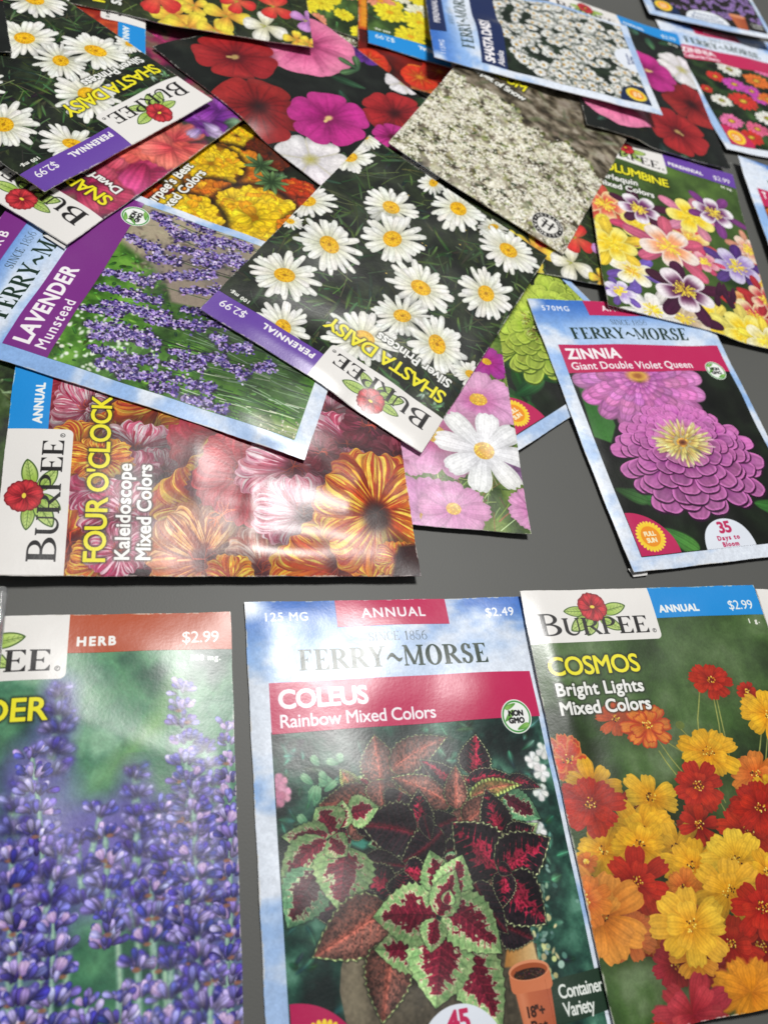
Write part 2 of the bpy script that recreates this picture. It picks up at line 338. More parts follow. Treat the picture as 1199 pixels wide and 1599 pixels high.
# ---------------------------------------------------------------- the prints, one function each
def zc(ox,oy,k): return lambda X,Y:(ox+X/k,oy+Y/k)
def print_coleus(A):
    r=A.rng; fm_base(A,5); bgmix(A,['0e1d1c','16302b','24493e','3c6b58','5d8f79'],7,3,5,2.0,4.9,34,76.5,105.4)
    Z=zc(400,1150,2.664); P=lambda *q:A.p(*[Z(*t) for t in q])
    clip=A.img.copy()
    leaves(A,240,['1d4034','2c5a47','3e7560','17332c','5a8f78'],(2,5),(1,2.2),(6,36,75,104),soft=.25)
    for X,Y,q in ((1150,900,60),(1120,700,60)):
        for i in range(90):
            a=P((X+r.normal()*q,Y+r.normal()*q*1.6))[0]; A.ell(a[0],a[1],r.uniform(.3,1),r.uniform(.3,.8),jit(['6f968c','8fb0a0','4a7566','c8c690'][r.integers(4)],r,.1),rot=r.uniform(0,3),soft=.1)
    for X,Y,c in ((95,190,'d98fae'),(110,240,'e0a0ba'),(85,260,'c9809e'),(1150,100,'eef0ee'),(1185,150,'f2f2f0'),(1180,230,'e8ece8'),(1170,390,'f0f2f0'),(1150,380,'e2e8e4'),(1195,60,'e8ece8')):
        a=P((X,Y))[0]; A.flower(a[0],a[1],2.3,5,c,c,sh=.4,soft=.25,streak=.05)
    for i in range(26): # pale green clump upper left
        a=P((300+r.normal()*45,240+r.normal()*55))[0]; A.petal(a[0],a[1],r.uniform(-3,0),r.uniform(2,4),2.2,'4c8a66','86b88c',sh=.4,frill=.15)
    # glazed pot
    A.poly(P((375,880),(350,960),(345,1060),(380,1230),(1140,1230),(1180,1000),(1165,860),(700,830)),'6b6252',c2='4a4438',g=(P((350,900))[0],P((800,1100))[0]),tex=.35)
    A.poly(P((430,860),(360,1000),(365,1150),(420,1220),(470,1220),(440,1000)),'9a9078',a=.5,soft=1.2)
    A.poly(P((480,880),(620,860),(900,880),(900,1000),(640,1030),(500,1000)),'16120f',a=.85,soft=1.2)
    A.poly(P((1040,870),(1150,850),(1180,960),(1030,960)),'b07a3e',c2='e0c490',g=(P((1040,900))[0],P((1180,900))[0]),soft=.2)
    A.poly(P((430,330),(560,190),(700,180),(1000,230),(1100,380),(1180,620),(1100,850),(600,880),(420,700),(300,560)),'1a2420',soft=1.5,a=.75)
    A.poly(P((360,380),(430,370),(520,440),(440,470),(370,440)),'3f8a78',soft=.3); A.poly(P((190,530),(230,480),(270,490),(230,540)),'3f8a78',soft=.2)
    def leaf(b,t,w,kind,bend=0.):
        (x0,y0),(x1,y1)=P(b,t); L=math.hypot(x1-x0,y1-y0)*1.04; a=math.atan2(y1-y0,x1-x0); w=w/2.664/5.0*.95
        sc=dict(G=('5f9458','b2cc8c','e6e4bc','5a1226','96263e'),g=('3a6e4e','76a87a','cfd6a8','3c1220','5c1a2a'),D=('8a9a70','b8c08c','3a2a2a','16131a','2c2026'),d=('6c7660','8a9068','2a2226','18161c','2a2228'),P=('7a9a60','a8b47c','8a5a4c','644640','946458'),Y=('7a9450','b4c46a','d8c070','6a6038','9a8048'))[kind]
        ph=r.uniform(0,9); sh_=r.uniform(.85,1.06); ca,sa=math.cos(a),math.sin(a); R=max(w*.7,abs(bend)*L)+.5
        bx=A.box(min(x0,x1)-R,max(x0,x1)+R,min(y0,y1)-R,max(y0,y1)+R)
        if bx is None: return
        sl,X,Y=bx; dx=X-x0;dy=Y-y0; u=(dx*ca+dy*sa)/L; t_=-dx*sa+dy*ca-bend*L*(u-u*u)*2
        uc=np.clip(u,0,1); f=(uc**.56)*(np.clip(1-uc,0,1)**1.08)*2.88
        sc_=.10+.0*u; jag=1-.10*(np.abs(np.sin(u*30+ph))) 
        d=(abs(t_)/(w/2)-f*jag)*w/2; d=np.maximum(d,np.maximum(-u,u-1)*L); m=np.clip(.5-d*A.r,0,1)
        A.mix(sl,np.clip(.5-(d-.25)*1.6,0,1)*.55,hx('0c100e'))
        n=A.noise(.9,int(ph*10),X,Y); n2=A.noise(.35,int(ph*11),X,Y)
        vein=np.abs(np.sin((u*9-abs(t_)/(w/2)*2.3)*3.1416)); vein=np.exp(-(vein*4)**2)*sm(.02,.2,1-u)
        inner=np.clip((-d)/(w/2),0,1)
        col=hx(sc[0])+(hx(sc[1])-hx(sc[0]))*(.3+.7*n)[...,None]
        if kind in 'Gg':
            zone=f*.60-abs(t_)/(w/2)+(n-.5)*.42+(n2-.5)*.2+vein*.16-.5*sm(.78,1.,u)-.14
            col=col*(1-.18*vein[...,None])
            c=sm(-.09,-.01,zone)[...,None]; col=col+(hx(sc[2])-col)*c*.8
            c=sm(0,.06,zone)[...,None]; ci=hx(sc[3])+(hx(sc[4])-hx(sc[3]))*(vein*.8+n2*.5)[...,None]; col=col+(ci-col)*c
        else:
            c=sm(.03,.075,inner)[...,None] if kind!='Y' else sm(.15,.4,inner)[...,None]
            dots=(np.sin(u*95+ph)>0)[...,None]*1.; col=col*(.55+.65*dots)
            ci=hx(sc[3])+(hx(sc[4])-hx(sc[3]))*n[...,None]
            if kind=='D':
                zone=.36*(1-abs(u-.36)*1.75)-abs(t_)/(w/2)+vein*.30+(n-.5)*.45
                ci=ci+(hx('8a1832')+(hx('b42848')-hx('8a1832'))*n2[...,None]-ci)*sm(0,.13,zone)[...,None]
            elif kind=='d': ci=ci+(hx('7a2030')-ci)*(np.exp(-(t_/(w*.05))**2)*.8+vein*.25)[...,None]
            else: ci=ci+(hx('d0705e')-ci)*np.clip(np.exp(-(t_/(w*.05))**2)*.9+vein*.5*sm(.95,.2,u)*sm(1.,.3,abs(t_)/(w/2*f+.1))+(.22*(n2>.66)),0,.8)[...,None]; ci=ci*(1-.3*sm(.5,.1,inner))[...,None]
            ci=ci*(1-.25*(n2<.3))[...,None]
            col=col+(ci-col)*c
        col=col*(1-.25*np.exp(-(t_/(.12))**2))[...,None]*(1+.14*np.sign(t_)*np.sign(.5-ph%1))[...,None]
        col=col*(.86+.28*n2)[...,None]*sh_
        A.mix(sl,m,np.clip(col,0,1))
    for i in range(120):
        th=r.uniform(0,6.28); rr=math.sqrt(r.random()); X0,Y0=670+rr*430*math.cos(th),480+rr*330*math.sin(th); L0=r.uniform(70,150); an=math.atan2(Y0-480,X0-670)+r.normal()*.6
        leaf((X0,Y0),(X0+math.cos(an)*L0,Y0+math.sin(an)*L0),L0*.62,'gdPDgPGY'[r.integers(8)])
    for q in (((520,200),(490,0),150,'P'),((555,140),(785,8),125,'P',-.1),((905,165),(908,-2),135,'D'),((800,290),(560,180),110,'P',.12),((840,205),(680,100),80,'D'),((870,190),(1060,170),70,'D',-.1),((1035,185),(1178,215),60,'D',-.12),((1025,250),(1175,340),110,'g'),((880,260),(1095,205),75,'Y',-.15),
        ((470,240),(262,285),120,'P',-.1),((510,180),(525,305),120,'P'),((825,305),(825,125),95,'P'),((860,360),(975,240),110,'P',.1),((700,400),(830,340),120,'d'),((600,230),(560,330),120,'d'),((680,410),(668,228),110,'D'),((665,410),(438,370),185,'d',.08),((770,395),(598,528),130,'d',-.1),((690,330),(720,430),60,'d'),((450,520),(620,540),90,'d'),
        ((560,650),(425,540),130,'D'),((610,560),(720,590),110,'D'),((605,670),(610,565),120,'D'),((330,700),(240,740),110,'d'),((420,660),(500,760),100,'d'),
        ((380,330),(500,300),110,'G',-.1),((350,380),(355,270),80,'G'),((330,400),(250,300),140,'G'),((300,400),(112,415),95,'G',-.1),((290,430),(108,640),120,'G',.2),((250,560),(135,790),170,'g'),((375,460),(345,720),215,'G'),((310,420),(375,495),95,'G',.1),
        ((1020,420),(950,225),130,'D'),((1040,425),(1145,375),90,'D'),((1010,560),(815,365),215,'D'),((1000,560),(1215,425),185,'D'),((1010,780),(1150,840),130,'d'),((1020,600),(1200,775),200,'D'),((900,610),(1040,815),120,'d',.1),((1030,560),(1020,710),95,'D'),((1000,540),(1060,570),50,'D'),
        ((545,715),(243,912),190,'P'),((770,660),(720,480),130,'G'),((790,700),(850,500),150,'G'),((870,880),(1015,1199),190,'G',.05),((565,850),(525,1185),170,'P'),((720,860),(497,885),150,'G',-.08),((775,810),(745,1120),235,'G'),((745,745),(492,752),190,'G',.06),((785,700),(1010,895),185,'G',-.08),((755,745),(822,560),110,'G'),((745,760),(725,895),95,'G',.05),((790,700),(800,640),50,'G')):
        leaf(*q)
    m=((A.X[None,:]<4.9)|(A.X[None,:]>76.6)|(A.Y[:,None]<34)|(A.Y[:,None]>105.5)); A.img[m]=clip[m]
    fm_print(A,'c4285a','ANNUAL','125 MG','$2.49','COLEUS',29.8,'Rainbow Mixed Colors',47.5)
    A.poly([(63,94.2),(80.5,93.2),(80.5,101.5),(64,103)],'23392a')
    A.text(66.,97.9,'Container',2.6,'e8ece6',x2=77.8,bold=.08); A.text(66.4,101.4,'Variety',2.6,'e8ece6',x2=74.4,bold=.08)
    x0,x1=54.8,65.2; A.poly([(x0+.6,92.5),(x1-.4,92.5),(x1-1.6,106),(x0+1.8,106)],'c8714a',c2='b0583a',g=((x0,95),(x1,95)))
    A.poly([(x0+1,93),(x0+3,93),(x0+4,106),(x0+2.2,106)],'dc8e68',a=.6,soft=.7)
    A.rect(x0,91.2,x1,95.6,'cf7850',r=1.2); A.ell((x0+x1)/2,91.4,5.2,2.,'dd9068'); A.ell((x0+x1)/2,91.6,4.7,1.6,'a3522f'); A.ell((x0+x1)/2,92.1,4.0,1.1,'2d1c17')
    for i in range(60): A.ell(60+r.uniform(-3.6,3.6),91.9+r.uniform(-.6,.9),.2,.15,jit('4a3028',r,.2))
    A.text(57.2,100.3,'18"+',2.0,'3a2018',x2=62,bold=.1); A.text(57.9,103.1,'Pot',2.0,'3a2018',x2=61.9,bold=.1)
    A.rect(4.9,90,20.6,105.4,'c4285a',a=0); fm_sun(A,'b81f56'); fm_dome(A,'45','Days to','Bloom','c4285a')
def print_cosmos(A):
    r=A.rng; bgmix(A,['24331a','2f4522','3d5a2a','4d6a38','6a7f58'],13,4,4,1.7)
    A.ell(55,22,18,12,'6d7a62',a=.35,soft=8)
    Z6=zc(800,900,3.); Z7=zc(800,1250,3.005)
    def st(a,b,z=Z6,w=.45):
        q=A.p(z(*a),z(*b)); mid=(q[0]+q[1])/2+[r.uniform(-1,1),r.uniform(-1,1)]; A.line([q[0],mid,q[1]],w,'7f8a40'); A.line([q[0],mid,q[1]],w*.4,'a8ac68')
    for a,b in (((640,720),(850,990)),((700,770),(900,900)),((870,530),(870,820)),((940,530),(1010,860)),((925,520),(985,900)),((310,870),(520,1040)),((480,1040),(620,1070)),((760,700),(830,760)),((850,750),(990,1060)),((1160,700),(1130,930)),((1190,700),(1180,1000)),((680,820),(760,930)),((1060,850),(1110,900)),((960,1050),(1020,1140)),((720,1120),(800,1180)),((700,1130),(790,1190))): st(a,b)
    q=A.p(Z6(775,700))[0]; A.ell(q[0],q[1],1.4,1.1,'6a7a3a')
    RED=('8c180f','c8341f'); YEL=('e8940f','f8bc2a'); ORG=('d05818','f08a34')
    def fl(c,rr,col,z=Z6,n=8,sq=.8,tl=0.,rot=None,rings=2,dark=0,soft=0,wd=None,edge=None):
        dbl=rings>=2; rings=1; n=min(n,8)
        x,y=A.p(z(*c))[0]; R=rr/3./5.25
        A.ell(x+.5,y+.8,R*.9,R*.8*sq,'1a1206',a=.35,soft=R*.35)
        K=dict(squash=sq,tilt=tl,sh=.78,k=11,streak=.07,edge=-.07,rib=-.06,c2=edge,soft=soft,notch=.07,frill=.07)
        A.flower(x,y,R*1.04,n,hx(col[0])*.93,hx(col[1])*.93,wd=wd or R*.76,rot=rot,var=.11,**K)
        if dbl: A.flower(x,y,R*.72,5,col[0],col[1],wd=R*.7,var=.2,**K)
        for i in range(26 if not soft else 0):
            a=r.uniform(0,6.28); d=R*.2*math.sqrt(r.random()); A.ell(x+math.cos(a)*d,y+math.sin(a)*d*sq-.2,.22,.22,['f0c030','4a2a10','c07818','f8e070'][r.integers(4)])
    fl((925,490),115,RED,sq=.75,rot=.2); fl((1095,540),60,RED,rings=1)
    fl((480,670),95,('c04a20','d8602c'),rings=1); fl((1190,650),150,YEL,n=8); fl((625,700),125,ORG,edge='c23a1a')
    fl((260,860),130,('c8321a','e04a24'),tl=1.2,sq=.75,edge='f09040'); fl((1130,930),140,ORG,n=9,sq=.7); fl((370,985),125,YEL,sq=.9,rings=1,n=7)
    fl((910,830),150,YEL,n=9); fl((560,1080),90,RED,rings=1); fl((645,1040),130,('f0a018','fbc83a'),rings=1,n=7,tl=.4,sq=.8); fl((1190,1010),90,YEL)
    fl((865,985),130,RED); fl((1190,1130),180,('8f150d','c22c18'),n=9); fl((860,1165),100,RED,n=6,rings=1,wd=4)
    z=Z7
    fl((600,150),160,YEL,z,n=10); fl((420,240),120,YEL,z); fl((345,290),50,ORG,z,rings=1); fl((360,20),150,RED,z,n=8,rings=2)
    fl((760,230),140,('e8a01c','f6bc30'),z); fl((590,215),130,YEL,z); fl((870,120),110,RED,z,n=6,rings=1,wd=4.4); fl((1100,140),150,RED,z,n=8)
    fl((1160,40),140,('8f150d','c22c18'),z,n=8); fl((840,320),145,YEL,z); fl((800,420),100,ORG,z); fl((1045,290),165,('f0a81c','fbcc3c'),z,n=10); fl((1190,340),110,YEL,z)
    fl((620,590),130,('9c1c12','b82a18'),z,rings=2); fl((575,390),160,RED,z,n=7,rot=-1.3,rings=2); fl((1010,430),165,('ea9e18','f7bc34'),z,n=7)
    fl((1165,690),150,('7a120c','a02018'),z,n=8); fl((1020,680),140,('a01a14','cc3420'),z,n=7); fl((660,640),90,ORG,z,rings=1); fl((760,770),110,('8c1a22','b03038'),z,rings=1); fl((890,770),110,('8c1a22','b03038'),z,rings=1)
    fl((1165,505),150,('9a1610','c8301c'),z,n=7); fl((540,620),120,('d8501c','f08040'),z,rings=2); fl((400,540),200,('e07820','f6a040'),z,n=9,sq=.9); fl((340,470),120,ORG,z)
    fl((850,740),110,('e88a20','f8a838'),z,n=7,rings=1); fl((835,590),175,('ee9e1c','fac23a'),z,n=10,rings=3); 
    fl((1120,900),165,('d88018','f09a28'),z,soft=.35,rings=2); fl((850,1010),165,('96202a','c04048'),z,n=7,soft=.15)
    fl((700,1180),110,RED,z,soft=.3); fl((1000,1150),120,RED,z,soft=.3)
    A.rect(-5,-5,0,0,'000000')
    burpee_head(A,'1f8fdc','ANNUAL',wt='1 g.'); burpee_title(A,'COSMOS',31.8,[('Bright Lights',31.),('Mixed Colors',31.7)])
def print_herb(A):
    r=A.rng; bgmix(A,['1f4038','35684e','58946a','467e60','86b493'],16,9,4,1.9,ax=.8)
    A.line([(50,40),(62,28),(66,18)],3,'7fae60',a=.6,soft=2); A.line([(35,45),(52,38)],3,'80b88a',a=.5,soft=2.5); A.ell(60,52,10,12,'26463c',a=.5,soft=6); A.ell(46,52,6,9,'6a9aa0',a=.4,soft=5)
    Z4=zc(0,900,3.);Z7=zc(0,1200,3.)
    def stalk(a,b,z,w=.7,soft=.15,col='8ab0a0'):
        q=A.p(z(*a),z(*b)); A.line(q,w,'6a9a86',soft=soft); A.line(q,w*.5,col,soft=soft)
    def spike(top,bot,wd,z,dens=1.,soft=.0,cols=('3c2f86','5648a8','7463b8','8d78c4','4a3c98','6a52b0'),brown=.06):
        (x0,y0),(x1,y1)=A.p(z(*top),z(*bot)); L=math.hypot(x1-x0,y1-y0); w=wd/3/5.3; nn=int(L*w*.36*dens)+6
        pts=[]
        for i in range(nn):
            t=r.random(); whorl=.75+.35*math.sin(t*L*1.15); ww=w*(.42+.75*min(1,t*2.4))*whorl; s=r.normal()*.30
            pts.append((t,s,ww))
        for t,s,ww in sorted(pts):
            x=x0+(x1-x0)*t+s*ww; y=y0+(y1-y0)*t+r.normal()*.5; a=math.pi/2*0+(-1.57+s*1.9)+r.normal()*.35; l=r.uniform(1.9,3.5); c=jit(cols[r.integers(len(cols))],r,.12)
            A.petal(x,y,a,l,l*.66,c*.62,c*1.18,sh=.45,soft=soft,edge=-.35,streak=.14,k=4)
            if r.random()<.16 and not soft>.5: A.ell(x+math.cos(a)*l*.7,y+math.sin(a)*l*.7,.35,.3,'b8a8e8',a=.7,soft=.1)
            if r.random()<.10: A.ell(x,y,.7,.6,jit('c4a6d8',r,.1),a=.75,soft=soft+.15)
            if r.random()<brown: A.ell(x,y,.6,.35,'8a5a48',a=.9,soft=soft+.1)
    def whorls(pts,w0,w1,soft=0.,cols=('413c9c','5a55b2','7a72c4','9c92d4','8a80cc','5048a8','b0a6de'),gap=3.9,stem=.9,dens=1.):
        q=A.p(*pts); sg=[math.hypot(*(q[i+1]-q[i])) for i in range(len(q)-1)]; L=sum(sg)
        def at(t):
            d=t*L
            for i,l in enumerate(sg):
                if d<=l or i==len(sg)-1: return q[i]+(q[i+1]-q[i])*min(1.05,d/max(l,1e-6))
                d-=l
        A.line([at(t) for t in np.linspace(.02,1,9)],stem,'6f9c8a',soft=.15+soft); A.line([at(t)-[.1,0] for t in np.linspace(.02,1,9)],stem*.4,'a4c4b4',soft=.1+soft)
        n=max(2,int(L/gap))
        for k in range(n,-1,-1):
            t=k/n; c=at(t)+[r.normal()*.25,0]; w=w0+(w1-w0)*min(1,t*2.2); nf=int((5+w*1.15)*dens)
            for j in r.permutation(nf):
                s=(j+.5)/nf*2-1; x=c[0]+s*w*.31+r.normal()*.25; y=c[1]+abs(s)*-.6+r.normal()*.55+1.; an=-1.57+s*1.25+r.normal()*.25; l=r.uniform(2.1,3.3)*(.6+.4*min(1,w/7)); cc=jit(cols[r.integers(len(cols))],r,.10)
                A.petal(x,y,an,l,l*.62,cc*.60,cc*1.15,sh=.42,soft=soft,edge=-.3,streak=.14,k=4)
                if soft<.3:
                    if r.random()<.25: A.ell(x+math.cos(an)*l*.6-.2,y+math.sin(an)*l*.6,.28,.5,'b4a8e4',a=.55,soft=.12,rot=an)
                    if r.random()<.07: A.petal(x,y,an,l*.9,l*.9,'a888c8','d0b4de',soft=.15,frill=.1)
                    if r.random()<.05: A.ell(x,y+.3,.75,.4,'94624c',a=.9,soft=.12)
    def blur(px,py,rx,ry,c,al=.75): x,y=A.p((px,py))[0]; A.ell(x,y,rx,ry,c,a=al,soft=min(rx,ry)*.45)
    for q in ((95,1085,4,5),(88,1130,4.5,6),(60,1190,6,6),(75,1240,6,8),(35,1230,5,6),(140,1310,9,7),(180,1290,7,6),(210,1250,4,8),(245,1290,8,6),(110,1300,6,5),(290,1320,8,8),(345,1340,6,9),(150,1350,8,8),(320,1420,10,9),(60,1400,9,10),(20,1340,7,9),(200,1380,8,7),(270,1370,8,8),(20,1480,8,10),(340,1530,8,10)): blur(*q,['5c50a8','6c60b0','7a6cba'][r.integers(3)],.62)
    for x0,y0,x1,y1 in ((25,1240,10,1330),(215,1255,216,1600),(180,1400,192,1600),(233,1380,245,1600),(285,1400,283,1600),(330,1330,318,1600),(65,1480,60,1600),(107,1490,100,1600),(195,1330,200,1420),(300,1200,285,1420),(20,1540,14,1600),(350,1540,345,1600),(258,1520,262,1600),(298,1500,302,1600)):
        q=A.p((x0,y0),(x1,y1)); A.line(q,1.3,'7aa48c',soft=.25); A.line(q,.5,'a4c6a8',soft=.15)
    for k,(pts,w0,w1,s) in enumerate([q_ for n_,q_ in enumerate(((((96,1078),(90,1140),(78,1200)),3,8,.7),(((42,1220),(20,1330)),4,8,.6),(((213,1207),(212,1300)),3,6,.35),(((160,1262),(140,1350)),6,9,.3),(((248,1262),(238,1400)),6,10,.2),(((186,1255),(190,1400)),6,10,.15),(((215,1290),(205,1440)),6,10,.1),(((120,1310),(130,1400)),5,8,.3),(((3,1250),(0,1450)),5,8,.15),(((270,1300),(265,1430)),7,10,.15),
        (((322,1165),(330,1300),(322,1599)),4,10,.15),(((356,1130),(360,1300),(362,1599)),3,9,.05),(((281,1072),(288,1150),(296,1260),(290,1440)),4.2,9,0.),(((300,1230),(310,1400)),6,9,.05),
        (((50,1175),(62,1260),(68,1340),(62,1500)),5.5,9.5,0.),(((20,1340),(12,1599)),7,10,.1),(((95,1330),(72,1420),(70,1599)),6,10,.1),(((125,1385),(112,1540)),6,9,0.),(((85,1440),(80,1599)),6,9,.05),(((165,1300),(170,1420)),6,9,.1),(((235,1385),(243,1500)),6,10,0.),(((200,1400),(205,1510)),5,8,0.),(((170,1430),(168,1470)),4,6,0.),
        (((292,1395),(297,1500)),6,9,0.),(((335,1370),(340,1500)),6,9,0.),(((310,1450),(305,1599)),6,9,.1),(((355,1450),(358,1599)),5,8,0.),(((215,1500),(220,1599)),5,8,.1),(((268,1500),(265,1599)),5,8,.05),(((137,1560),(133,1620)),4,7,.05),(((186,1555),(184,1620)),4,7,0.),(((90,1560),(86,1620)),5,8,0.),(((330,1520),(328,1620)),5,8,0.),(((30,1440),(34,1599)),6,9,.05))) if n_ not in (5,8,17,21,24,31,34)]): whorls(pts,w0*.92,w1*.88,s+.12*(k%3))
    burpee_head(A,'b8502a','HERB',wt='300 mg.'); burpee_title(A,'LAVENDER',38.5,[])
def streaky(A,x,y,R,n,c0,c1,cs,rot=0.,sq=.85,tl=0.,wd=1.25,dens=26,core='4a1020',frill=.06,pw=.2):
    r=A.rng; tl=tl or r.uniform(0,3); ct,st=math.cos(tl),math.sin(tl); Rm=np.array([[ct,-st],[st,ct]]); M=Rm@np.diag([1,sq])@Rm.T
    A.ell(x+.3,y+.6,R,R*sq,'140608',a=.5,soft=R*.2); m=[(cs[0],.60,13.),(cs[1],.62,19.),(cs[2],.64,16.)] if len(cs)>2 else [(cs[0],.6,7.)]
    if len(cs)>3 and dens>20: m.append((cs[3],.68,24.))
    for i in range(n):
        a=rot+i*6.2832/n+r.normal()*.08; A.petal(x,y,a,R*r.uniform(.9,1.08),R*wd*1.22,c0,jit(c1,r,.06),M=M,sh=.9,frill=frill*1.6,notch=.10,streak=.10,k=15,edge=-.10,mos=m if dens>12 else m[:1])
    A.ell(x,y,R*.16,R*.15*sq,core,a=.8,soft=R*.08)
    for i in range(9):
        a=r.uniform(0,6.28); A.line([(x,y),(x+math.cos(a)*R*.16,y+math.sin(a)*R*.16),(x+math.cos(a+.5)*R*.26,y+math.sin(a+.5)*R*.26)],.16,jit('c04a28',r,.1))
def print_fouroclock(A):
    r=A.rng; bgmix(A,['1c0a10','3a0f1c','5a1528','7a1c30'],6,3,4,1.6)
    Z1=zc(0,560,3.);Z2=zc(300,600,3.)
    def f(c,R,c0,c1,cs,z=Z1,**k):
        x,y=A.p(z(*c))[0]; streaky(A,x,y,R*1.08/3./4.3,k.pop('n',5),c0,c1,cs,**k)
    OR=('9a2a14','e08428',['f0bc34','a8301c','f4d050','c24a1c'])
    RD=('9a1830','d03a4a',['a81c34','d04a58','b82440']); PK=('a83a5c','d87890',['e8b8c4','a82448','d890a4','f2e0e2'])
    WH=('a83a5a','d8b4bc',['b02a48','efe6e8','c86080','f6f0f0']); MG=('8a1840','b83060',['d07090','901c44','e8c0cc'])
    f((300,200),230,*RD,dens=14); f((400,110),260,*RD,dens=14,rot=.4); f((420,250),160,*PK,rot=1.); f((530,240),100,*WH); f((560,370),130,*OR); f((340,520),190,*OR,rot=.6); f((640,60),160,*RD); f((350,640),130,*OR); f((330,860),210,*OR,rot=.2,dens=34)
    f((800,200),220,*OR,rot=.9,dens=50,n=5,pw=.26); f((900,300),150,*OR,rot=2.,dens=40); f((640,450),150,*WH,dens=34,rot=.3); f((760,540),120,*WH,rot=1.2,dens=34); f((540,600),160,*MG,rot=.3); f((470,480),110,*OR); f((730,700),120,*PK); f((470,960),110,*OR)
    f((600,720),150,*MG,rot=1.5); f((1050,480),230,*RD,rot=.5,dens=10); f((1150,360),200,*RD,rot=.2,dens=10); f((730,850),120,*MG); f((560,900),110,*MG)
    f((1030,720),270,*OR,dens=60,n=6,rot=.3,core='5a1020',pw=.28); f((1030,720),1,*OR); f((1000,600),90,'6a1c30','8a3048',['a04a60'],dens=8)
    z=Z2
    f((60,820),220,'8a3020','c87038',['e8a858','9a3424','f0c080','b85a30'],z,dens=30,rot=.6); f((330,880),170,'984040','cc8a70',['e8b898','b05848','f0d8c8'],z,dens=26); f((190,930),110,*OR,z=z)
    f((640,150),160,*PK,z=z,rot=.2); f((230,440),200,*RD,z=z,dens=8); f((470,400),210,*PK,z=z,dens=40,rot=.2); f((520,620),180,*PK,z=z,dens=46,rot=1.1); f((720,290),190,*MG,z=z,dens=26); f((820,200),120,'40101e','6a1830',['8a2848'],z); f((760,380),80,*PK,z=z)
    f((600,330),90,'5a1826','7a2838',['9a4858'],z); f((690,850),250,*OR,z=z,dens=70,rot=.5,pw=.28); f((950,350),120,'4a1420','6a2030',['883848'],z,dens=10); f((860,610),260,*OR,z=z,dens=70,n=6,rot=.1,core='2a1014',pw=.28); f((960,820),90,*OR,z=z)
    q=A.p(z(960,760),z(1090,740),z(1100,930),z(930,930)); A.poly(q,'26121c',soft=.6,a=.9)
    for c in ((1040,740),):
        x,y=A.p(Z1(*c))[0]
        for i in range(16):
            a=r.uniform(0,6.28); b=a+r.uniform(-1.5,1.5); A.line([(x,y),(x+math.cos(a)*2,y+math.sin(a)*2),(x+math.cos(a)*2.6+math.cos(b)*1.5,y+math.sin(a)*2.6+math.sin(b)*1.5)],.18,jit('e0702a',r,.1))
    x,y=A.p(z(860,640))[0]; A.ell(x,y,4.5,4,'2a1c1c',a=.75,soft=1.5)
    burpee_head(A,'1f8fdc','ANNUAL'); burpee_title(A,"FOUR O'CLOCK",53.6,[('Kaleidoscope',32.),('Mixed Colors',32.)])
def print_shasta(A):
    r=A.rng; bgmix(A,['121512','1b211a','27301f','32402a'],5,3,4,1.6)
    leaves(A,330,['27361f','34482a','1d2a1a','3f5530','18221a','4a5f38'],(4,13),(.7,2.1)); stems(A,160,['4a5c34','5c6c40','2e3c22'],(6,18),.35)
    leaves(A,90,['405632','50663c'],(3,9),(.6,1.4)); 
    for i in range(16): A.ell(r.uniform(8,70),r.uniform(30,100),.4,.25,'d8b860')
    Z=zc(400,300,3.); Z2=zc(400,0,3.)
    F=[((1110,1060),Z2,105,.55),((500,625),Z2,110,.8),((830,850),Z2,105,.6),((440,730),Z2,120,.75),((240,935),Z2,125,.8),((160,1030),Z2,60,.8),
       ((1180,270),Z,150,.85),((945,75),Z,155,.85),((340,252),Z,155,.85),((630,72),Z,132,.9),((637,218),Z,165,.8),((133,390),Z,140,.9),((125,640),Z,135,.75),((770,448),Z,150,.85),((1075,475),Z,142,.9),((500,690),Z,160,.85),((683,582),Z,128,.85),((847,713),Z,155,.8),((1010,850),Z,90,.7)]
    for c,z,R,sq in F:
        x,y=A.p(z(*c))[0]; R=R/3./4.1; tl=r.uniform(0,3.14); ct,st=math.cos(tl),math.sin(tl); Rm=np.array([[ct,-st],[st,ct]]); M=Rm@np.diag([1,sq])@Rm.T
        A.ell(x,y+.6,R*.8,R*.75,'0c0f0c',a=.4,soft=R*.25)
        for g,(n,rl) in enumerate(((17,1.06),(15,.96))):
            rot=r.uniform(0,6)
            for i in r.permutation(n):
                a=rot+i*6.2832/n+r.normal()*.09; A.petal(x,y,a,R*rl*r.uniform(.82,1.1),R*.25*r.uniform(.85,1.2),jit('cfcfa8',r,.03),jit('f3f3ec',r,.025),M=M,sh=.42,streak=.055,k=5,edge=-.13,bend=r.uniform(-.12,.12),notch=.04)
        A.disc(x,y,R*.30,'e0a81a','f4c828',0,M); A.disc(x-.15,y-.2,R*.25,'f2c21c','d89a10',70,M); A.disc(x,y,R*.06,'b8820e','8a6a10',6,M)
    for q in ((580,110),(500,445),(590,425)): pass
    leaves(A,14,['6a8a68','90aa98','50704a'],(1.5,4),(.8,2),(2,16,12,24))
    burpee_head(A,'6a45a5','PERENNIAL',wt='100 mg.'); burpee_title(A,'SHASTA DAISY',48.,[('Silver Princess',32.6)])
